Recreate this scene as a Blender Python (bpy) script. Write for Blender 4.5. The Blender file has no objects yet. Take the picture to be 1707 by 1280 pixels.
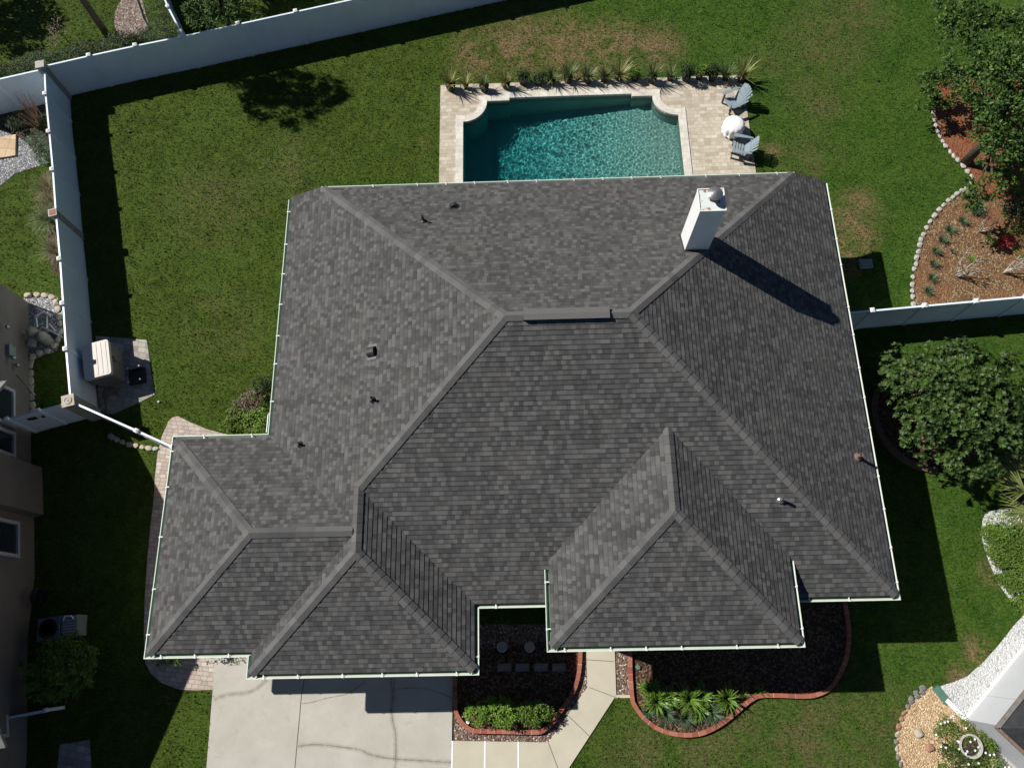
import bpy, bmesh, math, random
from math import radians, sin, cos, pi, floor
from mathutils import Vector, Matrix, geometry
random.seed(7)
S = bpy.context.scene
COL = S.collection

# ------------------------------------------------------------------ camera, sky, sun, exposure
CAM_H = 26.158
FPX = 1255.05
RM = Matrix(((0.9994784844, 0.0257182055, 0.0195277504),
             (-0.0180980897, 0.9469582073, -0.3208467122),
             (-0.0267435651, 0.3203259706, 0.9469298043)))
cd = bpy.data.cameras.new('camera'); cam = bpy.data.objects.new('camera', cd); COL.objects.link(cam)
cd.sensor_width = 36.0; cd.sensor_fit = 'HORIZONTAL'; cd.lens = 36.0 * FPX / 1707.0
cd.clip_start = 0.5; cd.clip_end = 2000
M4 = RM.to_4x4(); M4.translation = (0, 0, CAM_H); cam.matrix_world = M4
S.camera = cam

SUN_DIR = Vector((-0.99935, 0.4069, 1.0)).normalized()      # towards the sun
w = bpy.data.worlds.new('World'); S.world = w; w.use_nodes = True
nt = w.node_tree; bg = nt.nodes['Background']
sky = nt.nodes.new('ShaderNodeTexSky'); sky.sky_type = 'NISHITA'; sky.sun_disc = False
sky.sun_elevation = math.asin(SUN_DIR.z); sky.sun_rotation = math.atan2(SUN_DIR.x, SUN_DIR.y)
sky.air_density = 0.6; sky.dust_density = 0.0; sky.ozone_density = 2.5
nt.links.new(sky.outputs[0], bg.inputs[0]); bg.inputs[1].default_value = 0.05
sd = bpy.data.lights.new('sun', 'SUN'); sd.energy = 5.0; sd.angle = radians(0.5); sd.color = (1.0, 0.955, 0.89)
so = bpy.data.objects.new('sun', sd); COL.objects.link(so)
so.rotation_euler = SUN_DIR.to_track_quat('Z', 'Y').to_euler(); so.location = (-30, 12, 40)
S.view_settings.view_transform = 'Standard'; S.view_settings.look = 'None'
S.view_settings.exposure = 0.30; S.view_settings.gamma = 1.0

def G(u, v, z=0.0):
    """the point of the ground (or of height z) that survey mark (u, v) of the plan stands for"""
    d = RM @ Vector(((u - 853.5) / FPX, -(v - 640.0) / FPX, -1.0))
    s = (z - CAM_H) / d.z
    return Vector((d.x * s, d.y * s, z))

# ------------------------------------------------------------------ materials
def newmat(name):
    m = bpy.data.materials.new(name); m.use_nodes = True
    n = m.node_tree.nodes; l = m.node_tree.links
    return m, n, l, n['Principled BSDF']
def nd(n, t, **k):
    x = n.new(t)
    for a, b in k.items(): setattr(x, a, b)
    return x
def mth(n, l, op, a, b=None, c=None, clamp=False):
    x = n.new('ShaderNodeMath'); x.operation = op; x.use_clamp = clamp
    for i, v in enumerate((a, b, c)):
        if v is None: continue
        if isinstance(v, (int, float)): x.inputs[i].default_value = v
        else: l.new(v, x.inputs[i])
    return x.outputs[0]
def mixc(n, l, f, a, b, mode='MIX'):
    x = n.new('ShaderNodeMix'); x.data_type = 'RGBA'; x.blend_type = mode
    for i, v in ((0, f), (6, a), (7, b)):
        if isinstance(v, (int, float)): x.inputs[i].default_value = v
        elif isinstance(v, tuple): x.inputs[i].default_value = (*v, 1)
        else: l.new(v, x.inputs[i])
    return x.outputs[2]
def ramp(n, l, f, stops, interp='LINEAR'):
    x = n.new('ShaderNodeValToRGB'); x.color_ramp.interpolation = interp
    e = x.color_ramp.elements
    while len(e) > 1: e.remove(e[0])
    e[0].position = stops[0][0]; e[0].color = (*stops[0][1], 1)
    for p, c in stops[1:]:
        q = e.new(p); q.color = (*c, 1)
    l.new(f, x.inputs[0]); return x.outputs[0]
def noise(n, l, vec, scale, detail=3, rough=.55, dist=0):
    x = n.new('ShaderNodeTexNoise'); x.inputs['Scale'].default_value = scale
    x.inputs['Detail'].default_value = detail; x.inputs['Roughness'].default_value = rough
    x.inputs['Distortion'].default_value = dist
    l.new(vec, x.inputs['Vector']); return x.outputs[0]
def bump(n, l, h, b, strength=.4, dist=.02):
    x = n.new('ShaderNodeBump'); x.inputs['Strength'].default_value = strength; x.inputs['Distance'].default_value = dist
    l.new(h, x.inputs['Height']); l.new(x.outputs[0], b.inputs['Normal'])
def pos(n): return n.new('ShaderNodeNewGeometry').outputs['Position']
def objc(n): return n.new('ShaderNodeTexCoord').outputs['Object']

def simple(name, c1, c2=None, scale=8, rough=.6, spec=.3, bmp=.0, bscale=40, metallic=0, world=False, detail=4):
    m, n, l, b = newmat(name)
    c2 = c2 or tuple(x * .8 for x in c1)
    v = pos(n) if world else objc(n)
    f = noise(n, l, v, scale, detail, .6)
    f = ramp(n, l, f, [(.3, (0, 0, 0)), (.7, (1, 1, 1))])
    l.new(mixc(n, l, f, c1, c2), b.inputs['Base Color'])
    b.inputs['Roughness'].default_value = rough; b.inputs['Specular IOR Level'].default_value = spec
    b.inputs['Metallic'].default_value = metallic
    if bmp: bump(n, l, noise(n, l, v, bscale, 3), b, bmp, .01)
    return m
def island(name, stops, rough=.5, spec=.4, trans=0.0):
    """foliage: every leaf takes its own tone"""
    m, n, l, b = newmat(name)
    r = n.new('ShaderNodeNewGeometry').outputs['Random Per Island']
    c = ramp(n, l, r, stops)
    f = noise(n, l, objc(n), 1.7, 3)
    c = mixc(n, l, ramp(n, l, f, [(.35, (0, 0, 0)), (.65, (.45, .45, .45))]), c, tuple(x * 1.35 for x in stops[len(stops) // 2][1]))
    l.new(c, b.inputs['Base Color'])
    b.inputs['Roughness'].default_value = rough; b.inputs['Specular IOR Level'].default_value = spec
    if trans:
        t = n.new('ShaderNodeBsdfTranslucent'); l.new(c, t.inputs[0])
        mx = n.new('ShaderNodeMixShader'); mx.inputs[0].default_value = trans
        l.new(b.outputs[0], mx.inputs[1]); l.new(t.outputs[0], mx.inputs[2])
        l.new(mx.outputs[0], n['Material Output'].inputs[0])
    return m
def pebbles(name, stops, scale, rough=.7, bmp=.8, patch=None, dist=.03, rnd=1.0):
    m, n, l, b = newmat(name)
    p = pos(n)
    v = nd(n, 'ShaderNodeTexVoronoi'); v.inputs['Scale'].default_value = scale; v.inputs['Randomness'].default_value = rnd
    wob = n.new('ShaderNodeVectorMath'); wob.operation = 'MULTIPLY_ADD'
    nn = nd(n, 'ShaderNodeTexNoise'); nn.inputs['Scale'].default_value = scale * .8; l.new(p, nn.inputs['Vector'])
    l.new(nn.outputs['Color'], wob.inputs[0]); wob.inputs[1].default_value = (.6 / scale,) * 3; l.new(p, wob.inputs[2])
    l.new(wob.outputs[0], v.inputs['Vector'])
    sep = n.new('ShaderNodeSeparateColor'); l.new(v.outputs['Color'], sep.inputs[0])
    c = ramp(n, l, sep.outputs[0], stops)
    if patch:
        f = ramp(n, l, noise(n, l, p, patch[1], 4), [(.4, (0, 0, 0)), (.65, (1, 1, 1))])
        c = mixc(n, l, mth(n, l, 'MULTIPLY', f, patch[2]), c, patch[0])
    l.new(c, b.inputs['Base Color'])
    b.inputs['Roughness'].default_value = rough; b.inputs['Specular IOR Level'].default_value = .25
    h = mth(n, l, 'SUBTRACT', 1.0, v.outputs['Distance'])
    h = mth(n, l, 'ADD', h, mth(n, l, 'MULTIPLY', sep.outputs[1], .5))
    bump(n, l, h, b, bmp, dist)
    return m

# lawn
def lawn_mat():
    m, n, l, b = newmat('turf')
    p = pos(n)
    xyz = n.new('ShaderNodeSeparateXYZ'); l.new(p, xyz.inputs[0])
    f1 = noise(n, l, p, .45, 4, .6, .4); f2 = noise(n, l, p, 1.9, 6, .72, .6); f3 = noise(n, l, p, 11, 4, .75)
    st = n.new('ShaderNodeVectorMath'); st.operation = 'MULTIPLY'; l.new(p, st.inputs[0]); st.inputs[1].default_value = (2.0, 6, 2)
    f4 = noise(n, l, st.outputs[0], 2.6, 3, .7)
    deep = mixc(n, l, ramp(n, l, f2, [(.35, (0, 0, 0)), (.68, (1, 1, 1))]), (.034, .064, .006), (.080, .118, .016))
    pale = mixc(n, l, ramp(n, l, f2, [(.35, (0, 0, 0)), (.68, (1, 1, 1))]), (.028, .076, .007), (.072, .130, .019))
    east = mth(n, l, 'MULTIPLY_ADD', xyz.outputs[0], .09, .42, True)
    c = mixc(n, l, east, deep, pale)
    c = mixc(n, l, ramp(n, l, f1, [(.42, (0, 0, 0)), (.72, (.7, .7, .7))]), c, (.074, .126, .018))
    # worn, dry patches where the photograph has them: centre x, y, radius, strength
    spots = [(-1.6, 24.0, 1.8, .8), (.2, 24.3, 2.0, 1.0), (2.2, 24.2, 2.0, 1.0), (4.2, 24.1, 2.0, 1.0), (6.0, 24.0, 1.6, .8), (2.5, 23.0, 2.0, .7), (12.5, 14.7, 1.6, 1.0), (12.2, 13.7, 1.2, .9), (13.3, 16.0, 1.0, .7),
             (14.3, -.6, .7, .8), (13.6, -1.4, .6, .8), (15.4, 1.9, .7, .8), (13.1, 9.0, .8, .9), (-11.2, 5.6, .5, .5), (-12.0, -1.6, .5, .5), (-8.6, 12.7, .5, .45), (-9.9, 7.5, .5, .5), (-8.6, 8.3, .45, .5), (10.2, 18.6, .6, .6), (-3.9, 19.5, .5, .4)]
    pales = [(13.2, 24.0, 2.6, .9), (12.2, 21.0, 1.8, .8), (14.6, 25.5, 2.2, .8), (11.5, 18.2, 1.8, .6), (13.2, 15.4, 1.6, .6), (5.8, -3.0, 2.4, .9), (3.2, -3.6, 1.8, .7), (8.8, -3.4, 2.8, 1.0), (11.0, -2.6, 1.6, .7), (-12.5, 16.8, 2.6, .7), (-9.8, 18.6, 2.2, .6), (-11.5, 11.5, 2.2, .5), (-7.2, 15.0, 1.6, .4), (.5, 26.2, 2.6, .5), (10.7, 23.0, 1.4, .5)]
    pa = None
    for (sx, sy, r, s_) in pales:
        d = n.new('ShaderNodeVectorMath'); d.operation = 'DISTANCE'; l.new(p, d.inputs[0]); d.inputs[1].default_value = (sx, sy, 0)
        q = mth(n, l, 'MULTIPLY_ADD', d.outputs['Value'], -1.4 * s_ / r, 1.4 * s_, True)
        pa = q if pa is None else mth(n, l, 'MAXIMUM', pa, q)
    pa = mth(n, l, 'MULTIPLY', pa, mth(n, l, 'MULTIPLY_ADD', noise(n, l, p, 1.1, 7, .75, .8), 4.5, -1.7, True), None, True)
    c = mixc(n, l, pa, c, mixc(n, l, f3, (.085, .088, .028), (.15, .14, .055)))
    acc = None
    for (sx, sy, r, s) in spots:
        d = n.new('ShaderNodeVectorMath'); d.operation = 'DISTANCE'; l.new(p, d.inputs[0]); d.inputs[1].default_value = (sx, sy, 0)
        q = mth(n, l, 'MULTIPLY_ADD', d.outputs['Value'], -1.7 * s / r, 1.7 * s, True)
        acc = q if acc is None else mth(n, l, 'MAXIMUM', acc, q)
    dry = mth(n, l, 'MULTIPLY', acc, mth(n, l, 'MULTIPLY_ADD', noise(n, l, p, 1.3, 7, .75, .8), 6.5, -2.55, True), None, True)
    dryc = mixc(n, l, f3, (.13, .10, .04), (.27, .19, .10))
    dry2 = mth(n, l, 'MULTIPLY', dry, mth(n, l, 'MULTIPLY_ADD', f3, 2.4, -.25, True), None, True)
    c = mixc(n, l, dry2, c, dryc)
    tone = mth(n, l, 'MULTIPLY_ADD', mth(n, l, 'ADD', f3, f4), 1.9, -.86)
    hv = n.new('ShaderNodeHueSaturation'); l.new(c, hv.inputs['Color']); l.new(tone, hv.inputs['Value'])
    fine = mth(n, l, 'MULTIPLY_ADD', noise(n, l, p, 42, 2, .7), 1.3, .35)
    l.new(mth(n, l, 'MULTIPLY', tone, fine), hv.inputs['Value'])
    l.new(hv.outputs[0], b.inputs['Base Color'])
    b.inputs['Roughness'].default_value = .8; b.inputs['Specular IOR Level'].default_value = .12
    h = mth(n, l, 'ADD', noise(n, l, p, 34, 3, .75), mth(n, l, 'MULTIPLY', f3, .8))
    bump(n, l, h, b, .9, .07)
    return m

# shingles: UV in metres, u along the eave, v up the slope
def shingle_mat(name='shingles', cap=False):
    m, n, l, b = newmat(name)
    uv = n.new('ShaderNodeUVMap'); uv.uv_map = 'UVMap'
    sp = n.new('ShaderNodeSeparateXYZ'); l.new(uv.outputs[0], sp.inputs[0])
    row = mth(n, l, 'FLOOR', mth(n, l, 'DIVIDE', mth(n, l, 'ADD', sp.outputs[1], .002), COURSE if not cap else .27))
    def cells(wd, seed):
        wn = nd(n, 'ShaderNodeTexWhiteNoise', noise_dimensions='1D'); l.new(mth(n, l, 'ADD', row, seed), wn.inputs['W'])
        u = mth(n, l, 'ADD', mth(n, l, 'DIVIDE', sp.outputs[0], wd), mth(n, l, 'MULTIPLY', wn.outputs['Value'], 9.0))
        cell = mth(n, l, 'FLOOR', u)
        cb = n.new('ShaderNodeCombineXYZ'); l.new(cell, cb.inputs[0]); l.new(row, cb.inputs[1]); cb.inputs[2].default_value = seed
        w2 = nd(n, 'ShaderNodeTexWhiteNoise', noise_dimensions='3D'); l.new(cb.outputs[0], w2.inputs['Vector'])
        return w2.outputs['Value']
    if cap:
        a = cells(9.0, 3.1); t = mth(n, l, 'MULTIPLY_ADD', a, .36, .64)
    else:
        a = cells(.135, 1.0); c2 = cells(.21, 5.0); c3 = cells(.5, 8.0)
        t = mth(n, l, 'ADD', mth(n, l, 'MULTIPLY', a, .74), mth(n, l, 'MULTIPLY', c2, .14))
        t = mth(n, l, 'ADD', t, mth(n, l, 'MULTIPLY', c3, .05)); tt = t
    p = pos(n)
    t = mth(n, l, 'ADD', t, mth(n, l, 'MULTIPLY_ADD', noise(n, l, p, .5, 3), .14, -.07))
    c = ramp(n, l, t, [(.05, (.050, .050, .050)), (.35, (.069, .0685, .0675)), (.6, (.087, .086, .085)), (.95, (.128, .126, .123))])
    warm = ramp(n, l, noise(n, l, p, .9, 4, .6), [(.58, (0, 0, 0)), (.72, (.22, .22, .22))])
    c = mixc(n, l, warm, c, (.15, .14, .115))
    g = mth(n, l, 'MULTIPLY_ADD', noise(n, l, p, 55, 3, .8), .9, .55)
    if not cap:     # darker band painted along every course head for the shade lines of the relief
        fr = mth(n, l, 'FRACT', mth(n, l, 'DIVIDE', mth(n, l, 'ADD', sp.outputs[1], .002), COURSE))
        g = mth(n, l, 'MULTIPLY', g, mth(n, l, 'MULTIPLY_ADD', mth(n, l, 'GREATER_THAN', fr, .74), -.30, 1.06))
    hv = n.new('ShaderNodeHueSaturation'); l.new(c, hv.inputs['Color']); l.new(g, hv.inputs['Value'])
    l.new(hv.outputs[0], b.inputs['Base Color'])
    b.inputs['Roughness'].default_value = .9; b.inputs['Specular IOR Level'].default_value = .15
    bump(n, l, mth(n, l, 'ADD', noise(n, l, p, 60, 2), mth(n, l, 'MULTIPLY', tt if not cap else t, 2.5)), b, .6, .02)
    return m
COURSE = .143

def paver_mat(name, w_, h_, stops, grout, off=.5, rot=0.0, gw=.008, patch=.25):
    m, n, l, b = newmat(name)
    p = pos(n)
    r = n.new('ShaderNodeVectorRotate'); r.rotation_type = 'Z_AXIS'; r.inputs['Angle'].default_value = rot; l.new(p, r.inputs['Vector'])
    sp = n.new('ShaderNodeSeparateXYZ'); l.new(r.outputs[0], sp.inputs[0])
    vy = mth(n, l, 'DIVIDE', sp.outputs[1], h_); row = mth(n, l, 'FLOOR', vy)
    wn = nd(n, 'ShaderNodeTexWhiteNoise', noise_dimensions='1D'); l.new(row, wn.inputs['W'])
    vx = mth(n, l, 'ADD', mth(n, l, 'DIVIDE', sp.outputs[0], w_), mth(n, l, 'MULTIPLY', wn.outputs['Value'] if off is None else mth(n, l, 'MODULO', row, 2), 1.0 if off is None else off))
    cell = mth(n, l, 'FLOOR', vx)
    cb = n.new('ShaderNodeCombineXYZ'); l.new(cell, cb.inputs[0]); l.new(row, cb.inputs[1])
    w2 = nd(n, 'ShaderNodeTexWhiteNoise', noise_dimensions='2D'); l.new(cb.outputs[0], w2.inputs['Vector'])
    c = ramp(n, l, w2.outputs['Value'], stops)
    f = ramp(n, l, noise(n, l, p, 5, 5, .7), [(.3, (.75, .75, .75)), (.7, (1.12, 1.12, 1.12))])
    c = mixc(n, l, .8, c, f, 'MULTIPLY')
    fx = mth(n, l, 'FRACT', vx); fy = mth(n, l, 'FRACT', vy)
    gx = mth(n, l, 'LESS_THAN', mth(n, l, 'MULTIPLY', mth(n, l, 'SUBTRACT', .5, mth(n, l, 'ABSOLUTE', mth(n, l, 'SUBTRACT', fx, .5))), w_), gw)
    gy = mth(n, l, 'LESS_THAN', mth(n, l, 'MULTIPLY', mth(n, l, 'SUBTRACT', .5, mth(n, l, 'ABSOLUTE', mth(n, l, 'SUBTRACT', fy, .5))), h_), gw)
    gg = mth(n, l, 'MAXIMUM', gx, gy)
    c = mixc(n, l, mth(n, l, 'MULTIPLY', gg, .75), c, grout)
    l.new(c, b.inputs['Base Color']); b.inputs['Roughness'].default_value = .75; b.inputs['Specular IOR Level'].default_value = .25
    bump(n, l, mth(n, l, 'ADD', mth(n, l, 'SUBTRACT', 1.0, gg), mth(n, l, 'MULTIPLY', noise(n, l, p, 30, 3), .3)), b, .5, .008)
    return m

MAT = {}
MAT['lawn'] = lawn_mat()
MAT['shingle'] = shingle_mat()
MAT['cap'] = shingle_mat('cap_shingles', True)
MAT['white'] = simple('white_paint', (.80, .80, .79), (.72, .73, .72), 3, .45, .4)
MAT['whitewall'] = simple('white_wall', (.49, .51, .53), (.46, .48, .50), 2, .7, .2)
MAT['vinyl'] = simple('white_vinyl', (.76, .86, .93), (.68, .78, .86), 1.2, .35, .5)
def vinyl_dirt():
    m = MAT['vinyl']; n = m.node_tree.nodes; l = m.node_tree.links; b = n['Principled BSDF']
    src = b.inputs['Base Color'].links[0].from_socket; p = pos(n); z = n.new('ShaderNodeSeparateXYZ'); l.new(p, z.inputs[0])
    st = n.new('ShaderNodeVectorMath'); st.operation = 'MULTIPLY'; l.new(p, st.inputs[0]); st.inputs[1].default_value = (7, 7, .8)
    f = mth(n, l, 'MULTIPLY_ADD', z.outputs[2], -2.6, .75, True)
    f = mth(n, l, 'ADD', f, mth(n, l, 'MULTIPLY_ADD', noise(n, l, st.outputs[0], 1, 4, .7), 1.6, -.85, True))
    l.new(mixc(n, l, mth(n, l, 'MULTIPLY', f, .45, None, True), src, (.40, .47, .40)), b.inputs['Base Color'])
vinyl_dirt()
MAT['vinyl_old'] = simple('weathered_vinyl', (.36, .36, .32), (.25, .25, .21), 2, .6, .3)
MAT['gutter'] = simple('gutter_white', (.68, .74, .66), (.60, .68, .57), 2.5, .4, .4)
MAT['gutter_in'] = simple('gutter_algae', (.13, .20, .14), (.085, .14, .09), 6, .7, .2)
MAT['strap'] = simple('strap_white', (.8, .8, .8), (.7, .72, .7), 4, .4, .4)
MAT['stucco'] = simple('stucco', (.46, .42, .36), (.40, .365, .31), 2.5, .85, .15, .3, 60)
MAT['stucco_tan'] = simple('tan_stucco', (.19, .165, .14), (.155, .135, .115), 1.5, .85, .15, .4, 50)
MAT['glass'] = simple('window_glass', (.03, .035, .04), (.02, .025, .03), 2, .08, .6)
MAT['frame'] = simple('window_trim', (.42, .43, .42), (.36, .37, .37), 4, .5, .3)
MAT['concrete'] = simple('concrete', (.455, .430, .375), (.385, .365, .318), .9, .85, .15, .35, 35, world=True, detail=8)
def grimy(name, c1, c2, c3):
    m, n, l, b = newmat(name); p = pos(n)
    c = mixc(n, l, ramp(n, l, noise(n, l, p, .8, 8, .65), [(.35, (0, 0, 0)), (.65, (1, 1, 1))]), c1, c2)
    c = mixc(n, l, ramp(n, l, noise(n, l, p, 2.6, 8, .75, .5), [(.56, (0, 0, 0)), (.78, (.8, .8, .8))]), c, c3)
    sp_ = noise(n, l, p, 60, 4, .8); hv = n.new('ShaderNodeHueSaturation'); l.new(c, hv.inputs['Color'])
    l.new(mth(n, l, 'MULTIPLY_ADD', sp_, .55, .73), hv.inputs['Value']); l.new(hv.outputs[0], b.inputs['Base Color'])
    b.inputs['Roughness'].default_value = .88; b.inputs['Specular IOR Level'].default_value = .15
    bump(n, l, sp_, b, .4, .008); return m
MAT['concrete'] = grimy('concrete_slab', (.475, .455, .405), (.405, .388, .34), (.33, .305, .255))
MAT['walk'] = simple('walk_concrete', (.53, .49, .39), (.46, .425, .335), 1.1, .85, .15, .3, 35, world=True, detail=8)
MAT['joint'] = simple('joint_dark', (.12, .105, .085), (.08, .07, .06), 6, .9, .1)
MAT['joint_white'] = simple('joint_white', (.85, .85, .85), (.78, .78, .78), 6, .6, .2)
MAT['brick'] = None
MAT['coping'] = paver_mat('coping_stone', .32, .32, [(0, (.58, .55, .48)), (1, (.70, .67, .60))], (.42, .39, .34), None, 0, .006)
MAT['deckpave'] = paver_mat('travertine', .25, .17, [(0, (.40, .345, .26)), (.35, (.47, .415, .325)), (.7, (.51, .455, .36)), (1, (.59, .54, .44))], (.33, .29, .23), None, 0, .006)
MAT['sidepave'] = paver_mat('pink_pavers', .21, .14, [(0, (.36, .30, .26)), (.4, (.49, .43, .38)), (.7, (.46, .34, .28)), (1, (.56, .52, .47))], (.22, .19, .16), None, .12, .010)
MAT['padpave'] = paver_mat('pad_pavers', .30, .20, [(0, (.24, .23, .22)), (.5, (.33, .30, .27)), (1, (.45, .42, .37))], (.16, .15, .13), None, .2, .010)
MAT['slabtan'] = paver_mat('tan_slab', .45, .45, [(0, (.50, .36, .22)), (1, (.62, .47, .30))], (.30, .22, .14), 0, .08, .012)
MAT['river'] = pebbles('river_gravel', [(0, (.065, .035, .03)), (.3, (.14, .085, .065)), (.55, (.22, .14, .10)), (.8, (.16, .14, .125)), (.93, (.42, .34, .27)), (1, (.62, .57, .5))], 22, bmp=1.0)
MAT['tangravel'] = pebbles('tan_gravel', [(0, (.36, .22, .11)), (.4, (.52, .35, .19)), (.75, (.62, .45, .27)), (1, (.78, .66, .48))], 26, bmp=.9)
MAT['whitegravel'] = pebbles('white_gravel', [(0, (.28, .29, .30)), (.12, (.46, .47, .47)), (.5, (.54, .55, .55)), (1, (.68, .68, .66))], 24, bmp=.8)
MAT['greygravel'] = pebbles('grey_gravel', [(0, (.08, .085, .095)), (.5, (.20, .205, .22)), (.85, (.36, .36, .37)), (1, (.62, .62, .6))], 22, bmp=1.0)
MAT['mulch'] = pebbles('mulch', [(0, (.025, .014, .009)), (.4, (.065, .034, .02)), (.75, (.11, .065, .04)), (1, (.20, .14, .09))], 18, .9, .9)
MAT['mulchred'] = pebbles('red_mulch', [(0, (.12, .032, .013)), (.5, (.22, .062, .027)), (1, (.31, .13, .06))], 24, .9, .8, ((.24, .15, .08), .7, .5))
MAT['mulchtan'] = pebbles('tan_mulch', [(0, (.075, .042, .022)), (.35, (.15, .082, .040)), (.75, (.21, .13, .065)), (1, (.38, .30, .19))], 22, .9, .8, ((.20, .085, .035), .5, .7))
MAT['soil'] = pebbles('soil', [(0, (.03, .022, .015)), (.6, (.06, .045, .03)), (1, (.13, .10, .07))], 20, .95, .7)
MAT['stone'] = simple('pale_stone', (.50, .48, .44), (.33, .32, .29), 7, .85, .2, .6, 25)
MAT['stone_cream'] = simple('cream_stone', (.52, .46, .36), (.40, .34, .26), 7, .85, .2, .5, 25)
MAT['stone_red'] = simple('rusty_stone', (.38, .20, .12), (.26, .17, .12), 6, .85, .2, .5, 25)
MAT['stone_grey'] = simple('grey_stone', (.24, .235, .22), (.15, .145, .14), 6, .85, .2, .6, 25)
MAT['resin'] = simple('beige_resin', (.62, .58, .53), (.56, .52, .47), 2, .5, .3)
MAT['resin_grey'] = simple('grey_resin', (.20, .20, .18), (.17, .17, .15), 2, .5, .3)
MAT['dark'] = simple('dark_metal', (.035, .037, .04), (.02, .02, .022), 5, .45, .4)
MAT['black'] = simple('black_iron', (.012, .012, .012), (.02, .02, .02), 5, .5, .3)
MAT['metal'] = simple('galvanised', (.30, .30, .30), (.22, .22, .22), 6, .35, .5, metallic=.6)
MAT['copper'] = simple('rusty_flashing', (.24, .17, .14), (.16, .10, .08), 8, .6, .3)
MAT['chairp'] = simple('grey_blue_paint', (.24, .30, .33), (.20, .25, .28), 5, .55, .3)
MAT['chairdark'] = simple('dark_timber', (.06, .055, .05), (.04, .037, .034), 5, .7, .2)
MAT['fabric'] = simple('white_cover', (.82, .81, .82), (.74, .74, .76), 6, .8, .2, .3, 30)
MAT['pot'] = simple('black_pot', (.018, .018, .017), (.03, .028, .025), 6, .6, .3)
MAT['bark'] = simple('bark', (.10, .075, .055), (.055, .042, .032), 9, .9, .1, .6, 30)
MAT['bark_tan'] = simple('tan_bark', (.24, .16, .10), (.15, .10, .065), 9, .9, .1, .5, 30)
MAT['bark_pale'] = simple('pale_bark', (.44, .41, .36), (.28, .25, .21), 9, .85, .15, .4, 30)
MAT['terracotta'] = simple('terracotta', (.36, .16, .10), (.27, .12, .08), 8, .8, .2)
MAT['greenboard'] = simple('green_board', (.10, .21, .17), (.075, .16, .13), 5, .5, .3)
MAT['pump'] = simple('cream_tank', (.30, .29, .22), (.22, .21, .16), 5, .5, .3)
MAT['pipe'] = simple('pvc_pipe', (.52, .52, .50), (.42, .42, .40), 5, .4, .4)
MAT['blueunit'] = simple('blue_grey_casing', (.12, .16, .22), (.09, .12, .17), 4, .4, .5)
MAT['lid'] = simple('utility_lid', (.22, .26, .23), (.17, .20, .18), 5, .6, .3)
MAT['oldbrick'] = simple('old_brick', (.20, .13, .10), (.12, .08, .06), 6, .9, .1)
MAT['mulchpale'] = pebbles('pale_mulch', [(0, (.09, .06, .05)), (.4, (.17, .12, .10)), (.75, (.25, .19, .16)), (1, (.42, .36, .31))], 20, .9, .8)
MAT['lf_magnolia'] = island('magnolia_leaf', [(0, (.010, .028, .007)), (.6, (.026, .058, .012)), (.95, (.070, .120, .024)), (1, (.13, .13, .04))], .42, .26, .12)
MAT['lf_oak'] = island('oak_leaf', [(0, (.014, .036, .008)), (.55, (.042, .088, .016)), (1, (.15, .24, .045))], .5, .25, .25)
MAT['lf_hedge'] = island('hedge_leaf', [(0, (.04, .09, .010)), (.6, (.085, .17, .018)), (.9, (.13, .20, .030)), (1, (.12, .085, .03))], .5, .3, .15)
MAT['lf_lime'] = island('lime_leaf', [(0, (.06, .13, .014)), (.6, (.15, .27, .03)), (1, (.24, .36, .06))], .5, .3, .2)
MAT['lf_dark'] = island('dark_leaf', [(0, (.012, .026, .008)), (.6, (.025, .045, .012)), (1, (.05, .08, .025))], .55, .3, .1)
MAT['lf_blue'] = island('blue_green_blade', [(0, (.045, .09, .05)), (.6, (.08, .14, .075)), (1, (.15, .21, .12))], .5, .3, .15)
MAT['lf_lily'] = island('lily_blade', [(0, (.045, .10, .010)), (.5, (.09, .18, .018)), (.9, (.14, .24, .035)), (1, (.22, .18, .05))], .4, .4, .2)
MAT['lf_yellow'] = island('variegated_blade', [(0, (.07, .09, .02)), (.4, (.16, .18, .05)), (.8, (.34, .33, .13)), (1, (.42, .36, .2))], .45, .35, .15)
MAT['lf_spiky'] = island('yucca_blade', [(0, (.05, .08, .025)), (.5, (.11, .15, .055)), (1, (.26, .28, .13))], .45, .35, .12)
MAT['lf_palm'] = island('palm_leaflet', [(0, (.085, .115, .028)), (.6, (.15, .19, .05)), (1, (.34, .34, .13))], .45, .35, .2)
MAT['lf_straw'] = island('straw_blade', [(0, (.12, .10, .05)), (.5, (.20, .18, .09)), (1, (.30, .27, .16))], .7, .2, .2)
MAT['lf_red'] = island('red_leaf', [(0, (.09, .012, .010)), (.6, (.28, .010, .015)), (1, (.45, .03, .035))], .45, .3, .15)
MAT['lf_pink'] = island('dry_pink_leaf', [(0, (.10, .06, .05)), (.6, (.19, .15, .11)), (1, (.28, .24, .17))], .7, .2, .1)
MAT['petal'] = island('white_petal', [(0, (.72, .70, .70)), (1, (.85, .85, .85))], .6, .2, .1)

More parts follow.
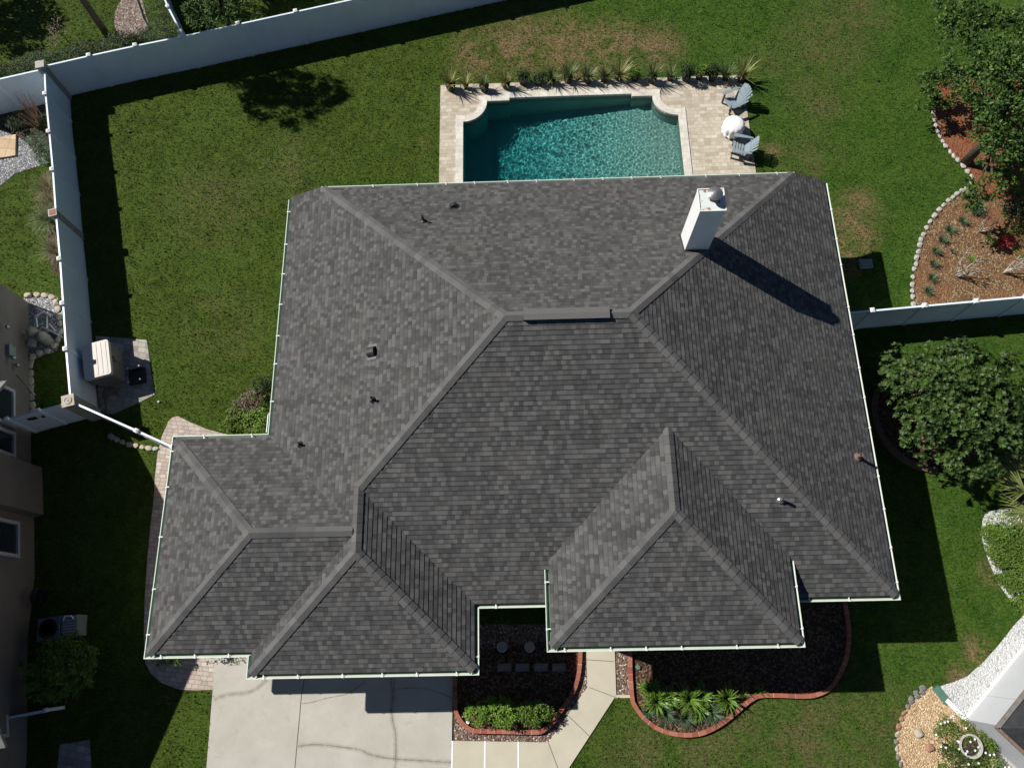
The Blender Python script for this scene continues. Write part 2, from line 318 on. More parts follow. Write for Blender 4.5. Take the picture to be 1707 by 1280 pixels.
def curb_mat():
    m, n, l, b = newmat('brick_curb')
    uv = n.new('ShaderNodeUVMap'); uv.uv_map = 'UVMap'
    sp = n.new('ShaderNodeSeparateXYZ'); l.new(uv.outputs[0], sp.inputs[0])
    u = mth(n, l, 'DIVIDE', sp.outputs[0], .23)
    wn = nd(n, 'ShaderNodeTexWhiteNoise', noise_dimensions='1D'); l.new(mth(n, l, 'FLOOR', u), wn.inputs['W'])
    c = ramp(n, l, wn.outputs['Value'], [(0, (.27, .085, .055)), (.6, (.36, .13, .085)), (1, (.42, .19, .13))])
    c = mixc(n, l, mth(n, l, 'MULTIPLY', noise(n, l, pos(n), 18, 4), .6), c, (.22, .075, .05))
    g = mth(n, l, 'LESS_THAN', mth(n, l, 'FRACT', u), .06)
    wn2 = nd(n, 'ShaderNodeTexWhiteNoise', noise_dimensions='1D'); l.new(mth(n, l, 'ADD', mth(n, l, 'FLOOR', u), 31.0), wn2.inputs['W'])
    g = mth(n, l, 'MULTIPLY', g, wn2.outputs['Value'])
    c = mixc(n, l, g, c, (.55, .42, .33))
    l.new(c, b.inputs['Base Color']); b.inputs['Roughness'].default_value = .85; b.inputs['Specular IOR Level'].default_value = .2
    return m
MAT['brick'] = curb_mat()

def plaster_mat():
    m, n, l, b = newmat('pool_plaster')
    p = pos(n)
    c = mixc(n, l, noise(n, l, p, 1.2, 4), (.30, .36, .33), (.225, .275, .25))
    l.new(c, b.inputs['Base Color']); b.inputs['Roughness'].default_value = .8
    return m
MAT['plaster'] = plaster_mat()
def tile_mat():
    m, n, l, b = newmat('waterline_tile')
    v = nd(n, 'ShaderNodeTexBrick'); v.inputs['Scale'].default_value = 6; l.new(pos(n), v.inputs['Vector'])
    v.inputs['Color1'].default_value = (.16, .17, .15, 1); v.inputs['Color2'].default_value = (.11, .12, .11, 1); v.inputs['Mortar'].default_value = (.2, .2, .18, 1)
    l.new(v.outputs[0], b.inputs['Base Color']); b.inputs['Roughness'].default_value = .3
    return m
MAT['tile'] = tile_mat()
def water_mat():
    m, n, l, b = newmat('pool_water')
    n.remove(b)
    g = n.new('ShaderNodeBsdfGlass'); g.inputs['IOR'].default_value = 1.33; g.inputs['Roughness'].default_value = 0
    # deeper water at the left end absorbs more red
    xyz = n.new('ShaderNodeSeparateXYZ'); l.new(pos(n), xyz.inputs[0])
    f = mth(n, l, 'MULTIPLY_ADD', xyz.outputs[0], .135, .25, True)
    l.new(mixc(n, l, f, (.27, .91, .95), (.72, .95, .93)), g.inputs['Color'])
    l.new(g.outputs[0], n['Material Output'].inputs[0])
    return m
MAT['water'] = water_mat()
def stain_mat(name, col, a, green=None):
    m, n, l, b = newmat(name)
    uv = n.new('ShaderNodeUVMap'); uv.uv_map = 'UVMap'
    sp = n.new('ShaderNodeSeparateXYZ'); l.new(uv.outputs[0], sp.inputs[0])
    e = mth(n, l, 'SUBTRACT', 1.0, mth(n, l, 'ABSOLUTE', mth(n, l, 'MULTIPLY_ADD', sp.outputs[1], 2.0, -1.0)))
    e = mth(n, l, 'MULTIPLY', mth(n, l, 'POWER', e, 1.2), mth(n, l, 'MULTIPLY_ADD', noise(n, l, pos(n), 6, 5, .7), 3.0, -.7, True))
    e = mth(n, l, 'MULTIPLY', e, a, None, True)
    b.inputs['Base Color'].default_value = (*col, 1); b.inputs['Roughness'].default_value = .95
    tr = n.new('ShaderNodeBsdfTransparent'); mx = n.new('ShaderNodeMixShader')
    l.new(e, mx.inputs[0]); l.new(tr.outputs[0], mx.inputs[1]); l.new(b.outputs[0], mx.inputs[2])
    l.new(mx.outputs[0], n['Material Output'].inputs[0])
    return m
MAT['stain'] = stain_mat('crack_stain', (.31, .27, .20), .42)
MAT['crack'] = stain_mat('fine_crack', (.24, .20, .14), .6)

# ------------------------------------------------------------------ object helpers
def setp(o, label=None, cat=None, group=None, kind=None):
    if label: o['label'] = label
    if cat: o['category'] = cat
    if group: o['group'] = group
    if kind: o['kind'] = kind
    return o
def thing(name, label, cat, loc=(0, 0, 0), rz=0.0, group=None):
    o = bpy.data.objects.new(name, None); COL.objects.link(o); o.empty_display_size = .2
    o.location = loc; o.rotation_euler = (0, 0, rz)
    return setp(o, label, cat, group)
class MB:
    def __init__(s): s.v = []; s.f = []; s.m = []; s.uv = []
    def face(s, pts, mi=0, uv=None):
        i = len(s.v); s.v += [tuple(p) for p in pts]; s.f.append(tuple(range(i, i + len(pts)))); s.m.append(mi)
        s.uv.append(uv or [(0, 0)] * len(pts))
    def add(s, vs, fs, mi=0, M=None):
        i = len(s.v); s.v += [tuple(M @ Vector(p)) if M else tuple(p) for p in vs]
        for f in fs: s.f.append(tuple(i + k for k in f)); s.m.append(mi); s.uv.append([(0, 0)] * len(f))
    def box(s, c, d, rz=0.0, mi=0, M=None):
        x, y, z = d[0] / 2, d[1] / 2, d[2] / 2
        vs = [(a * x, b * y, e * z) for a in (-1, 1) for b in (-1, 1) for e in (-1, 1)]
        T = Matrix.Translation(c) @ Matrix.Rotation(rz, 4, 'Z')
        if M: T = M @ T
        s.add(vs, [(0, 1, 3, 2), (4, 6, 7, 5), (0, 4, 5, 1), (2, 3, 7, 6), (0, 2, 6, 4), (1, 5, 7, 3)], mi, T)
    def beam(s, a, b, w_, h_, mi=0, up=Vector((0, 0, 1))):
        a = Vector(a); b = Vector(b); d = (b - a); L = d.length; d.normalize()
        if abs(d.dot(up)) > .98: up = Vector((0, 1, 0))
        x = d.cross(up).normalized(); z = x.cross(d)
        M = Matrix((x, d, z)).transposed().to_4x4(); M.translation = (a + b) / 2
        vs = [(i * w_ / 2, j * L / 2, k * h_ / 2) for i in (-1, 1) for j in (-1, 1) for k in (-1, 1)]
        s.add(vs, [(0, 1, 3, 2), (4, 6, 7, 5), (0, 4, 5, 1), (2, 3, 7, 6), (0, 2, 6, 4), (1, 5, 7, 3)], mi, M)
    def tube(s, pts, rad, n=7, mi=0, cap=True):
        P = [Vector(p) for p in pts]; R = rad if isinstance(rad, (list, tuple)) else [rad] * len(P)
        i0 = len(s.v); up = None
        for k, p in enumerate(P):
            d = (P[min(k + 1, len(P) - 1)] - P[max(k - 1, 0)]).normalized()
            if up is None: up = d.orthogonal().normalized()
            up = (up - d * up.dot(d)).normalized(); y = d.cross(up)
            for j in range(n):
                a = 2 * pi * j / n; s.v.append(tuple(p + (up * cos(a) + y * sin(a)) * R[k]))
        for k in range(len(P) - 1):
            for j in range(n):
                a = i0 + k * n + j; b = i0 + k * n + (j + 1) % n
                s.f.append((a, b, b + n, a + n)); s.m.append(mi); s.uv.append([(0, 0)] * 4)
        if cap:
            for k in (0, len(P) - 1):
                s.f.append(tuple(i0 + k * n + j for j in (range(n) if k else reversed(range(n))))); s.m.append(mi); s.uv.append([(0, 0)] * n)
    def lathe(s, prof, c=(0, 0, 0), n=20, mi=0, wob=0.0):
        i0 = len(s.v)
        for r, z in prof:
            for j in range(n):
                a = 2 * pi * j / n; q = r * (1 + (wob * (1 if j % 2 else -1)))
                s.v.append((c[0] + q * cos(a), c[1] + q * sin(a), c[2] + z))
        for k in range(len(prof) - 1):
            for j in range(n):
                a = i0 + k * n + j; b = i0 + k * n + (j + 1) % n
                s.f.append((a, b, b + n, a + n)); s.m.append(mi); s.uv.append([(0, 0)] * 4)
        for k in (0, len(prof) - 1):
            if prof[k][0] > 1e-4: s.f.append(tuple(i0 + k * n + j for j in range(n))); s.m.append(mi); s.uv.append([(0, 0)] * n)
    def prism(s, poly, z0, z1, mi=0):
        """solid with outline poly (x, y) from z0 to z1"""
        n = len(poly); tri = geometry.tessellate_polygon([[Vector((p[0], p[1], 0)) for p in poly]])
        i0 = len(s.v); s.v += [(p[0], p[1], z1) for p in poly] + [(p[0], p[1], z0) for p in poly]
        for t in tri:
            s.f.append(tuple(i0 + k for k in t)); s.m.append(mi); s.uv.append([(0, 0)] * 3)
            s.f.append(tuple(i0 + n + k for k in reversed(t))); s.m.append(mi); s.uv.append([(0, 0)] * 3)
        for k in range(n):
            a, b = k, (k + 1) % n
            s.f.append((i0 + a, i0 + b, i0 + n + b, i0 + n + a)); s.m.append(mi); s.uv.append([(0, 0)] * 4)
    def build(s, name, mats, parent=None, smooth=False, fix=True, **k):
        me = bpy.data.meshes.new(name); me.from_pydata(s.v, [], s.f)
        uvl = me.uv_layers.new(name='UVMap'); i = 0
        for f in s.uv:
            for q in f: uvl.data[i].uv = q; i += 1
        if not isinstance(mats, (list, tuple)): mats = [mats]
        for m in mats: me.materials.append(MAT[m] if isinstance(m, str) else m)
        me.polygons.foreach_set('material_index', s.m)
        if smooth: me.polygons.foreach_set('use_smooth', [True] * len(s.f))
        if fix:
            bm = bmesh.new(); bm.from_mesh(me); bmesh.ops.recalc_face_normals(bm, faces=bm.faces); bm.to_mesh(me); bm.free()
        me.update()
        o = bpy.data.objects.new(name, me); COL.objects.link(o)
        if parent: o.parent = parent
        return setp(o, **k)
def dup(r, loc=None, rz=None, scale=None, label=None):
    def cp(o, par):
        c = o.copy(); COL.objects.link(c)
        if par: c.parent = par
        for ch in list(o.children):
            if ch.name in seen: continue
            cp(ch, c)
        return c
    seen = set(); c = cp(r, None)
    if loc is not None: c.location = loc
    if rz is not None: c.rotation_euler = (c.rotation_euler[0], c.rotation_euler[1], rz)
    if scale is not None: c.scale = scale if isinstance(scale, (tuple, Vector)) else (scale,) * 3
    if label: c['label'] = label
    return c
def smooth_path(pts, sub=4, closed=False):
    P = [Vector(p) for p in pts]; n = len(P); out = []
    rng = n if closed else n - 1
    for i in range(rng):
        p1, p2 = P[i], P[(i + 1) % n]
        p0 = P[(i - 1) % n] if closed or i > 0 else p1
        p3 = P[(i + 2) % n] if closed or i + 2 < n else p2
        for k in range(sub):
            t = k / sub
            out.append(.5 * ((2 * p1) + (p2 - p0) * t + (2 * p0 - 5 * p1 + 4 * p2 - p3) * t * t + (3 * p1 - p0 - 3 * p2 + p3) * t ** 3))
    if not closed: out.append(P[-1])
    return out
def gp(px, z=0.0): return [G(u, v, z) for u, v in px]
SHEETS = []
def sheet(name, px, z, mat, sub=1, closed=True, world=None, thick=None, kind='structure'):
    pts = world or gp(px)
    if sub > 1: pts = smooth_path(pts, sub, True)
    SHEETS.append([(p[0], p[1]) for p in pts])
    m = MB(); m.prism([(p[0], p[1]) for p in pts], (z - .003) if thick is None else z - thick, z)
    return m.build(name, mat, kind=kind)
def ribbon(name, pts, wd, z, mat, parent=None, **k):
    m = MB(); P = [Vector((p[0], p[1], z)) for p in pts]; L = []; R = []; d0 = 0; D = []
    for i, p in enumerate(P):
        d = (P[min(i + 1, len(P) - 1)] - P[max(i - 1, 0)]).normalized(); q = Vector((-d.y, d.x, 0)) * wd / 2
        L.append(p + q); R.append(p - q); D.append(d0)
        if i + 1 < len(P): d0 += (P[i + 1] - p).length
    for i in range(len(P) - 1): m.face([L[i], R[i], R[i + 1], L[i + 1]], 0, [(D[i], 1), (D[i], 0), (D[i + 1], 0), (D[i + 1], 1)])
    return m.build(name, mat, parent, fix=False, **k)
def curb_mesh(pts, wd, z0, z1, m=None):
    m = m or MB(); P = [Vector((p[0], p[1], 0)) for p in pts]; A = []; B = []; D = []; d0 = 0
    for i, p in enumerate(P):
        d = (P[min(i + 1, len(P) - 1)] - P[max(i - 1, 0)]).normalized(); q = Vector((-d.y, d.x, 0)) * wd / 2
        A.append(p + q); B.append(p - q); D.append(d0)
        if i + 1 < len(P): d0 += (P[i + 1] - p).length
    up = lambda p, z: (p.x, p.y, z)
    for i in range(len(P) - 1):
        u = [(D[i], 1), (D[i], 0), (D[i + 1], 0), (D[i + 1], 1)]
        m.face([up(A[i], z1), up(B[i], z1), up(B[i + 1], z1), up(A[i + 1], z1)], 0, u)
        m.face([up(A[i], z1), up(A[i], z0), up(A[i + 1], z0), up(A[i + 1], z1)], 0, u)
        m.face([up(B[i], z1), up(B[i], z0), up(B[i + 1], z0), up(B[i + 1], z1)], 0, u)
    for i in (0, -1): m.face([up(A[i], z1), up(B[i], z1), up(B[i], z0), up(A[i], z0)], 0)
    return m

# ------------------------------------------------------------------ house dimensions (metres)
T = .46411
h0, hN, hB = 3.0, 3.6231, 3.5349
xE, xW, xG = 10.767, -8.340, -11.420
yN, yS, yG2, yG3 = 15.090, .878, -.3515, -.959
xG3 = -1.5815
xr = (xW + xG3) / 2; hwG = (xG3 - xW) / 2
yG1 = yG2 + 2 * hwG - .03
xB1, yB, xB2 = .3746, -.3647, 7.6404
hbB = (xB2 - xB1) / 2; xm = (xB1 + xB2) / 2
dN = (hN - h0) / T
yR = ((hN + T * yN) - (h0 - T * yS)) / (2 * T); zR = h0 + T * (yR - yS)

# ------------------------------------------------------------------ ground
DX0, DX1, DY0, DY1 = -3.33, 9.40, 14.2, 22.30       # pool deck
RX0, RX1, RY0, RY1 = -2.36, 6.56, 15.0, 21.38       # pool shell
def deck_outline(): return [(DX0, DY0), (DX1, DY0), (DX1, DY1), (DX0, DY1)]
m = MB()
outer = [Vector(p) for p in ((-400, -400, 0), (400, -400, 0), (400, 400, 0), (-400, 400, 0))]
hole = [Vector((x, y, 0)) for x, y in ((DX0 + .05, DY0 + .05), (DX1 - .05, DY0 + .05), (DX1 - .05, DY1 - .05), (DX0 + .05, DY1 - .05))]
allp = outer + hole
for t in geometry.tessellate_polygon([outer, hole]): m.face([allp[i] for i in t])
m.build('lawn', 'lawn', kind='structure')

# pool outline with scooped corners (outer water line)
def pool_outline(off=0.0, top_bay=True):
    r = 1.0; x0, x1, y0, y1 = RX0 - off, RX1 + off, RY0 - off, RY1 + off
    P = []
    def scoop(cx, cy, a0, a1):
        n = 8; rr = max(r - off, .05)
        for i in range(n + 1):
            a = radians(a0 + (a1 - a0) * i / n); P.append((cx + rr * cos(a) * .97, cy + rr * sin(a)))
    # counter-clockwise from bottom-left
    scoop(x0 + off - .0, y0 + off, 90, 0)
    scoop(x1 - off, y0 + off, 180, 90)
    scoop(x1 - off, y1 - off, 270, 180)
    if top_bay:
        P += [(4.70, y1 + .0), (4.70, y1 + .13), (-.42, y1 + .13), (-.42, y1 + .0)]
    scoop(x0 + off, y1 - off, 360, 270)
    # straight sides follow the offset
    Q = []
    for (px_, py_) in P: Q.append((px_, py_))
    return Q
def pool_poly(off, bay=.13, r=1.0):
    """rectangle with concave quarter-circle corners; off grows it outwards"""
    x0, x1, y0, y1 = RX0, RX1, RY0, RY1; P = []; rr = r - off; n = 9
    cs = [((x0, y0), 90, 0), ((x1, y0), 180, 90), ((x1, y1), 270, 180), ((x0, y1), 360, 270)]
    for k, ((cx, cy), a0, a1) in enumerate(cs):
        # where the arc leaves / joins the offset sides
        s = math.asin(min(1, off / rr)) if off else 0
        A0 = radians(a0) + (s if k in (0, 1, 2, 3) else 0); A1 = radians(a1) - s
        for i in range(n + 1):
            a = A0 + (A1 - A0) * i / n; P.append((cx + rr * cos(a), cy + rr * sin(a)))
        if k == 2 and bay: P += [(4.70 + off, y1 + off), (4.70 + off, y1 + off + bay), (-.42 - off, y1 + off + bay), (-.42 - off, y1 + off)]
    return P
inner = pool_poly(0.0); cop = pool_poly(.30)
def ringmesh(outerp, innerp, z0, z1, m=None):
    m = m or MB(); a = [Vector((x, y, 0)) for x, y in outerp]; b = [Vector((x, y, 0)) for x, y in innerp]
    al = a + b
    for t in geometry.tessellate_polygon([a, b]): m.face([(al[i].x, al[i].y, z1) for i in t])
    for L in (a, b):
        for i in range(len(L)):
            p, q = L[i], L[(i + 1) % len(L)]
            m.face([(p.x, p.y, z1), (q.x, q.y, z1), (q.x, q.y, z0), (p.x, p.y, z0)])
    return m
ringmesh(deck_outline(), cop, -.02, .05).build('pool_deck', 'deckpave', kind='structure')
pool = thing('swimming_pool', 'rectangular backyard swimming pool with scooped corners and pale stone coping', 'swimming pool', (2.1, 18.2, 0))
def loc(mb, t):
    for i, p in enumerate(mb.v): mb.v[i] = (p[0] - t[0], p[1] - t[1], p[2] - t[2])
    return mb
loc(ringmesh(cop, inner, -.02, .085), (2.1, 18.2, 0)).build('coping', 'coping', pool)
m = MB()
for i in range(len(inner)):
    p, q = inner[i], inner[(i + 1) % len(inner)]
    m.face([(p[0], p[1], -.02), (q[0], q[1], -.02), (q[0], q[1], -.26), (p[0], p[1], -.26)])
loc(m, (2.1, 18.2, 0)).build('waterline_tile', 'tile', pool)
def zfloor(x):
    t = max(0, min(1, (x + 1.2) / 6.6)); return -(1.62 + (.62 - 1.62) * t) - .12
m = MB()
for i in range(len(inner)):
    p, q = inner[i], inner[(i + 1) % len(inner)]
    m.face([(p[0], p[1], -.26), (q[0], q[1], -.26), (q[0], q[1], zfloor(q[0])), (p[0], p[1], zfloor(p[0]))])
nx = 30
for i in range(nx):
    xa = RX0 - .1 + (RX1 - RX0 + .2) * i / nx; xb = RX0 - .1 + (RX1 - RX0 + .2) * (i + 1) / nx
    m.face([(xa, RY0 - .1, zfloor(xa)), (xb, RY0 - .1, zfloor(xb)), (xb, RY1 + .2, zfloor(xb)), (xa, RY1 + .2, zfloor(xa))])
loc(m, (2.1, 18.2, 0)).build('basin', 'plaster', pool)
m = MB()
for q in ((-1.2, 20.2), (6.0, 16.2)): m.lathe([(.0, -.118), (.11, -.118), (.11, -.095), (0, -.09)], (q[0], q[1], 0), 16)
import numpy as np
rw = random.Random(3)
gx, gy = 440, 330; wx0, wx1, wy0, wy1 = RX0 - .2, RX1 + .2, RY0 - .2, RY1 + .25
XX, YY = np.meshgrid(np.linspace(wx0, wx1, gx + 1), np.linspace(wy0, wy1, gy + 1)); ZZ = np.full_like(XX, -.14)
for k in range(110):
    lam = rw.uniform(.075, .16) if k % 2 else rw.uniform(.12, .42); a = rw.gauss(.75, 1.0); kx, ky = 2 * pi / lam * cos(a), 2 * pi / lam * sin(a); ph = rw.uniform(0, 6.28)
    ZZ += (.00019 if k % 2 else .00034) * lam / .3 * np.sin(kx * XX + ky * YY + ph + .8 * np.sin(.9 * XX + k) * np.cos(.8 * YY - k))
m = MB(); m.v = list(zip(XX.ravel().tolist(), YY.ravel().tolist(), ZZ.ravel().tolist()))
for j in range(gy):
    for i in range(gx):
        k = j * (gx + 1) + i; m.f.append((k, k + 1, k + gx + 2, k + gx + 1)); m.m.append(0); m.uv.append([(0, 0)] * 4)
wat = m.build('pool_water', 'water', kind='structure', fix=False, smooth=True)
wat.cycles.is_caustics_caster = True
so.data.cycles.is_caustics_light = True
for o in pool.children: o.cycles.is_caustics_receiver = True
m = MB(); m.lathe([(0, 0), (.10, 0), (.10, .012), (.08, .02), (0, .022)], (0, 0, 0), 18)
sk = m.build('skimmer_lid', 'white'); sk.location = (6.95, 16.85, .088); setp(sk, 'small round white skimmer lid set in the right coping of the pool', 'lid')

# driveway and walks
drv = sheet('driveway', None, .03, 'concrete', world=[(-10.53, -.05), (-10.47, -1.4), (-10.30, -9), (-2.72, -9), (-2.63, -.2), (-9.0, -.05)], thick=.10)
def jl(name, px, wd, z, mat): return ribbon(name, gp(px), wd, z, mat, kind='structure')
jl('driveway_joint', [(510, 1120), (503, 1158), (491, 1290), (488, 1330)], .022, .034, 'joint')
jl('driveway_joint', [(658, 1128), (657, 1160)], .012, .034, 'joint')
st = smooth_path(gp([(497, 1243), (525, 1240), (560, 1243), (600, 1249), (618, 1257), (650, 1263), (690, 1266), (752, 1270)]), 5)
ribbon('crack_stain', st, .20, .036, 'stain', kind='structure'); ribbon('driveway_crack', st, .035, .040, 'crack', kind='structure')
st = smooth_path(gp([(652, 1130), (655, 1160), (653, 1190), (659, 1220), (660, 1250), (658, 1290)]), 5)
ribbon('crack_stain', st, .22, .0355, 'stain', kind='structure'); ribbon('driveway_crack', st, .03, .0405, 'crack', kind='structure')
st = smooth_path(gp([(357, 1165), (380, 1157), (410, 1154), (428, 1147), (445, 1132)]), 5)
ribbon('crack_stain', st, .22, .036, 'stain', kind='structure')
st = smooth_path(gp([(503, 1172), (520, 1170), (545, 1163), (580, 1155), (610, 1135)]), 5)
ribbon('driveway_crack', st, .05, .036, 'crack', kind='structure')
st = smooth_path(gp([(660, 1148), (700, 1146), (735, 1155), (754, 1163)]), 4)
ribbon('driveway_crack', st, .05, .0365, 'crack', kind='structure')
m = MB(); m.lathe([(0, 0), (.12, 0), (0, .001)], (0, 0, 0), 12)

sheet('gravel_bed', [(757, 1040), (757, 1236), (916, 1239), (1000, 1200), (1028, 1160), (1052, 1160), (1052, 1040)], .008, 'river')
sheet('front_walk', [(976, 1040), (1023, 1040), (1027, 1158), (947, 1281), (915, 1332), (752, 1332), (754.5, 1234), (914, 1236.6), (979, 1145)], .04, 'walk', thick=.08)
sheet('walk_edge_strip', [(1027, 1157.5), (1050, 1157.5), (1050, 1162.5), (1024, 1163)], .034, 'walk', thick=.07)
for a in ([(982, 1145), (1027, 1162)], [(948, 1193), (982, 1226)], [(914, 1237), (934, 1290)], [(977, 1099), (1023, 1102)]): jl('walk_joint', a, .016, .045, 'joint')
for a in ([(754.5, 1234), (753, 1300)], [(808.5, 1234), (808, 1300)], [(864, 1235), (864, 1300)]): jl('walk_joint', a, .05, .0455, 'joint_white')
P1 = [(759, 1090), (759, 1150), (760, 1182), (766, 1197), (776, 1209), (788, 1216), (800, 1217.5), (850, 1218.5), (893, 1219.5), (906, 1216), (918, 1207), (928, 1194), (936, 1181), (948, 1166), (960, 1140), (966, 1110), (968, 1060)]
P2 = [(1050, 1060), (1050, 1110), (1053, 1160), (1058, 1176), (1072, 1195), (1095, 1213), (1122, 1222), (1150, 1224), (1175, 1219), (1205, 1203), (1235, 1178), (1250, 1166), (1266, 1159), (1300, 1158.5), (1335, 1160), (1360, 1157), (1385, 1143), (1404, 1110), (1412, 1080), (1413, 1045), (1406, 1000)]
sheet('mulch_bed', P1, .014, 'mulch', 1); sheet('mulch_bed', P2, .014, 'mulch', 1)
b1 = curb_mesh(smooth_path(gp(P1), 5), .13, 0, .14).build('brick_edging', 'brick'); setp(b1, 'red brick edging around the planting bed between driveway and front walk', 'edging')
b2 = curb_mesh(smooth_path(gp(P2), 5), .13, 0, .12).build('brick_edging', 'brick'); setp(b2, 'red brick edging curving round the lily bed right of the front walk', 'edging')
SP = [(281, 702), (289, 695), (297, 694), (320, 705), (347, 716), (420, 735), (420, 1090), (372, 1098), (355, 1149), (330, 1150), (300, 1149), (270, 1138), (252, 1122), (243, 1105), (240, 1060), (242, 990), (246, 930), (251, 878), (257, 828), (258, 800), (263, 757), (270, 728)]
sheet('side_path', SP, .02, 'sidepave')
# beds
EDGE = [(1548, 172), (1556, 192), (1560, 213), (1570, 236), (1585, 256), (1602, 275), (1617, 292), (1619, 303), (1608, 315), (1590, 327), (1570, 345), (1550, 370), (1535, 400), (1526, 440), (1520, 475), (1523, 510)]
sheet('mulch_bed', EDGE + [(1800, 512), (1820, 200), (1700, 100), (1600, 120)], .010, 'mulchtan')
sheet('mulch_bed', EDGE[:7] + [(1622, 303), (1640, 330), (1700, 345), (1790, 330), (1800, 150), (1640, 110), (1560, 140)], .014, 'mulchred', 1)
sheet('gravel_strip', [(1638, 866), (1650, 852), (1690, 848), (1760, 858), (1770, 900), (1720, 1000), (1700, 1012), (1672, 985), (1652, 945), (1637, 900)], .010, 'whitegravel', 2)
sheet('white_gravel_bed', [(1564, 1144), (1590, 1136), (1612, 1127), (1640, 1102), (1665, 1074), (1690, 1042), (1712, 1018), (1800, 1000), (1800, 1120), (1700, 1120), (1608, 1210), (1590, 1180)], .012, 'whitegravel')
sheet('tan_gravel_bed', [(1553, 1143), (1540, 1152), (1522, 1168), (1508, 1185), (1500, 1205), (1494, 1230), (1494, 1255), (1500, 1270), (1510, 1300), (1512, 1340), (1680, 1340), (1655, 1240), (1608, 1200)], .016, 'tangravel')
sheet('neighbor_driveway', [(1645, 1225), (1700, 1270), (1800, 1340), (1800, 1400), (1640, 1400), (1650, 1290), (1662, 1250)], .02, 'concrete')
sheet('pad', [(160, 560), (245, 567), (249, 595), (258, 658), (232, 671), (190, 690), (165, 690)], .02, 'padpave', 1).name = 'paved_pad'
# neighbour's garden on the far side of the side fence
sheet('neighbor_bed', [(-60, 170), (80, 178), (92, 270), (72, 262), (48, 245), (20, 222), (-60, 215)], .009, 'soil')
sheet('grey_gravel_bed', [(-80, 215), (10, 218), (42, 236), (60, 255), (82, 272), (55, 280), (25, 290), (0, 310), (-80, 345)], .013, 'greygravel', 1)
sheet('neighbor_equipment_bed', [(40, 497), (95, 493), (104, 520), (104, 560), (95, 585), (60, 598), (45, 600)], .012, 'greygravel', 1)
sheet('mulch_bed', [(200, 60), (190, 35), (197, 8), (215, -10), (235, -5), (243, 25), (248, 48), (225, 62)], .010, 'mulchpale', 2)
sheet('mulch_bed', [(68, 300), (88, 290), (110, 380), (122, 460), (98, 462), (80, 430), (78, 370)], .008, 'soil', 2)

# ------------------------------------------------------------------ the house
house = thing('house', 'large single storey house with dark grey hipped shingle roof and white gutters', 'house', (0, 0, 0))
roof_parts = []
ROOFNAME = 'roof'
def plane_basis(origin, inward):
    """u along the eave, v up the slope"""
    vdir = Vector((inward[0], inward[1], T)).normalized(); udir = Vector((inward[1], -inward[0], 0))
    nrm = udir.cross(vdir)
    if nrm.z < 0: nrm = -nrm
    return udir, vdir, nrm
def courses(pts, origin, inward, mb, inset=.15, seed=0.0):
    """a roof plane as overlapping shingle courses"""
    o = Vector(origin); U, V, N = plane_basis(o, inward)
    bm = bmesh.new(); vs = [bm.verts.new(p) for p in pts]; bm.faces.new(vs)
    vmax = max((Vector(p) - o).dot(V) for p in pts); k0 = inset
    bmesh.ops.bisect_plane(bm, geom=bm.verts[:] + bm.edges[:] + bm.faces[:], plane_co=o + V * k0, plane_no=V, clear_inner=True, dist=1e-5)
    k = floor(k0 / COURSE) + 1
    while k * COURSE < vmax:
        bmesh.ops.bisect_plane(bm, geom=bm.verts[:] + bm.edges[:] + bm.faces[:], plane_co=o + V * (k * COURSE), plane_no=V, dist=1e-5); k += 1
    STEP = .014
    for f in bm.faces:
        c = sum(((v.co - o).dot(V) for v in f.verts)) / len(f.verts)
        lo = floor(c / COURSE) * COURSE
        P = []; uv = []
        for v in f.verts:
            vv = (v.co - o).dot(V); t = (vv - lo) / COURSE; t = max(0, min(1, t))
            P.append(v.co + N * (STEP * (1 - t))); uv.append(((v.co - o).dot(U) + seed, lo + .01 + t * .12 + seed * COURSE * 7))
        mb.face(P, 0, uv)
        n = len(P); V0 = [(v.co - o).dot(V) for v in f.verts]
        for i in range(n):
            j = (i + 1) % n
            if abs(V0[i] - lo) < 1e-3 and abs(V0[j] - lo) < 1e-3 or (lo < k0 and abs(V0[i] - k0) < 1e-3 and abs(V0[j] - k0) < 1e-3):
                a, b_ = f.verts[i].co, f.verts[j].co
                mb.face([P[i], P[j], b_ - N * .002, a - N * .002], 0, [uv[i], uv[j], uv[j], uv[i]])
    bm.free()
R1 = (xW + (yR - yS), yR, zR); R2 = (xE - (yR - yS), yR, zR)
R1 = (R1[0], yR, zR)
zG = h0 + T * hwG
J = (xr, yS + hwG, zG); A = (xr, yG3 + hwG, zG); Vv = (xr, (yG1 + yG2) / 2, zG)
ap = (xG + hwG - .015, (yG1 + yG2) / 2, h0 + T * (hwG - .015))
zB = hB + T * hbB; apB = (xm, yB + hbB, zB); topB = (xm, yS + (zB - h0) / T, zB); y1B = yS + (hB - h0) / T
rm = MB()
courses([(xE, yS, h0), (xE, yN - .02, h0), (xE - dN, yN - .02, hN), R2], (xE, yS, h0), (-1, 0), rm, seed=3)
courses([(xW, yN - .02, h0), (xW, yG1, h0), Vv, J, R1, (xW + dN, yN - .02, hN)], (xW, yS, h0), (1, 0), rm, seed=11)
courses([(xW, yG2, h0), (xW, yG3, h0), A, Vv], (xW, yS, h0), (1, 0), rm, seed=11)
courses([(xW + dN, yN, hN), R1, R2, (xE - dN, yN, hN)], (0, yN, hN), (0, -1), rm, seed=23)
courses([(xG3, yS, h0), (xE, yS, h0), R2, R1, J], (0, yS, h0), (0, 1), rm, seed=37)
courses([A, (xG3, yG3, h0), (xG3, yS, h0), J], (xG3, 0, h0), (-1, 0), rm, seed=41)
courses([(xW, yG3, h0), (xG3, yG3, h0), A], (0, yG3, h0), (0, 1), rm, seed=53)
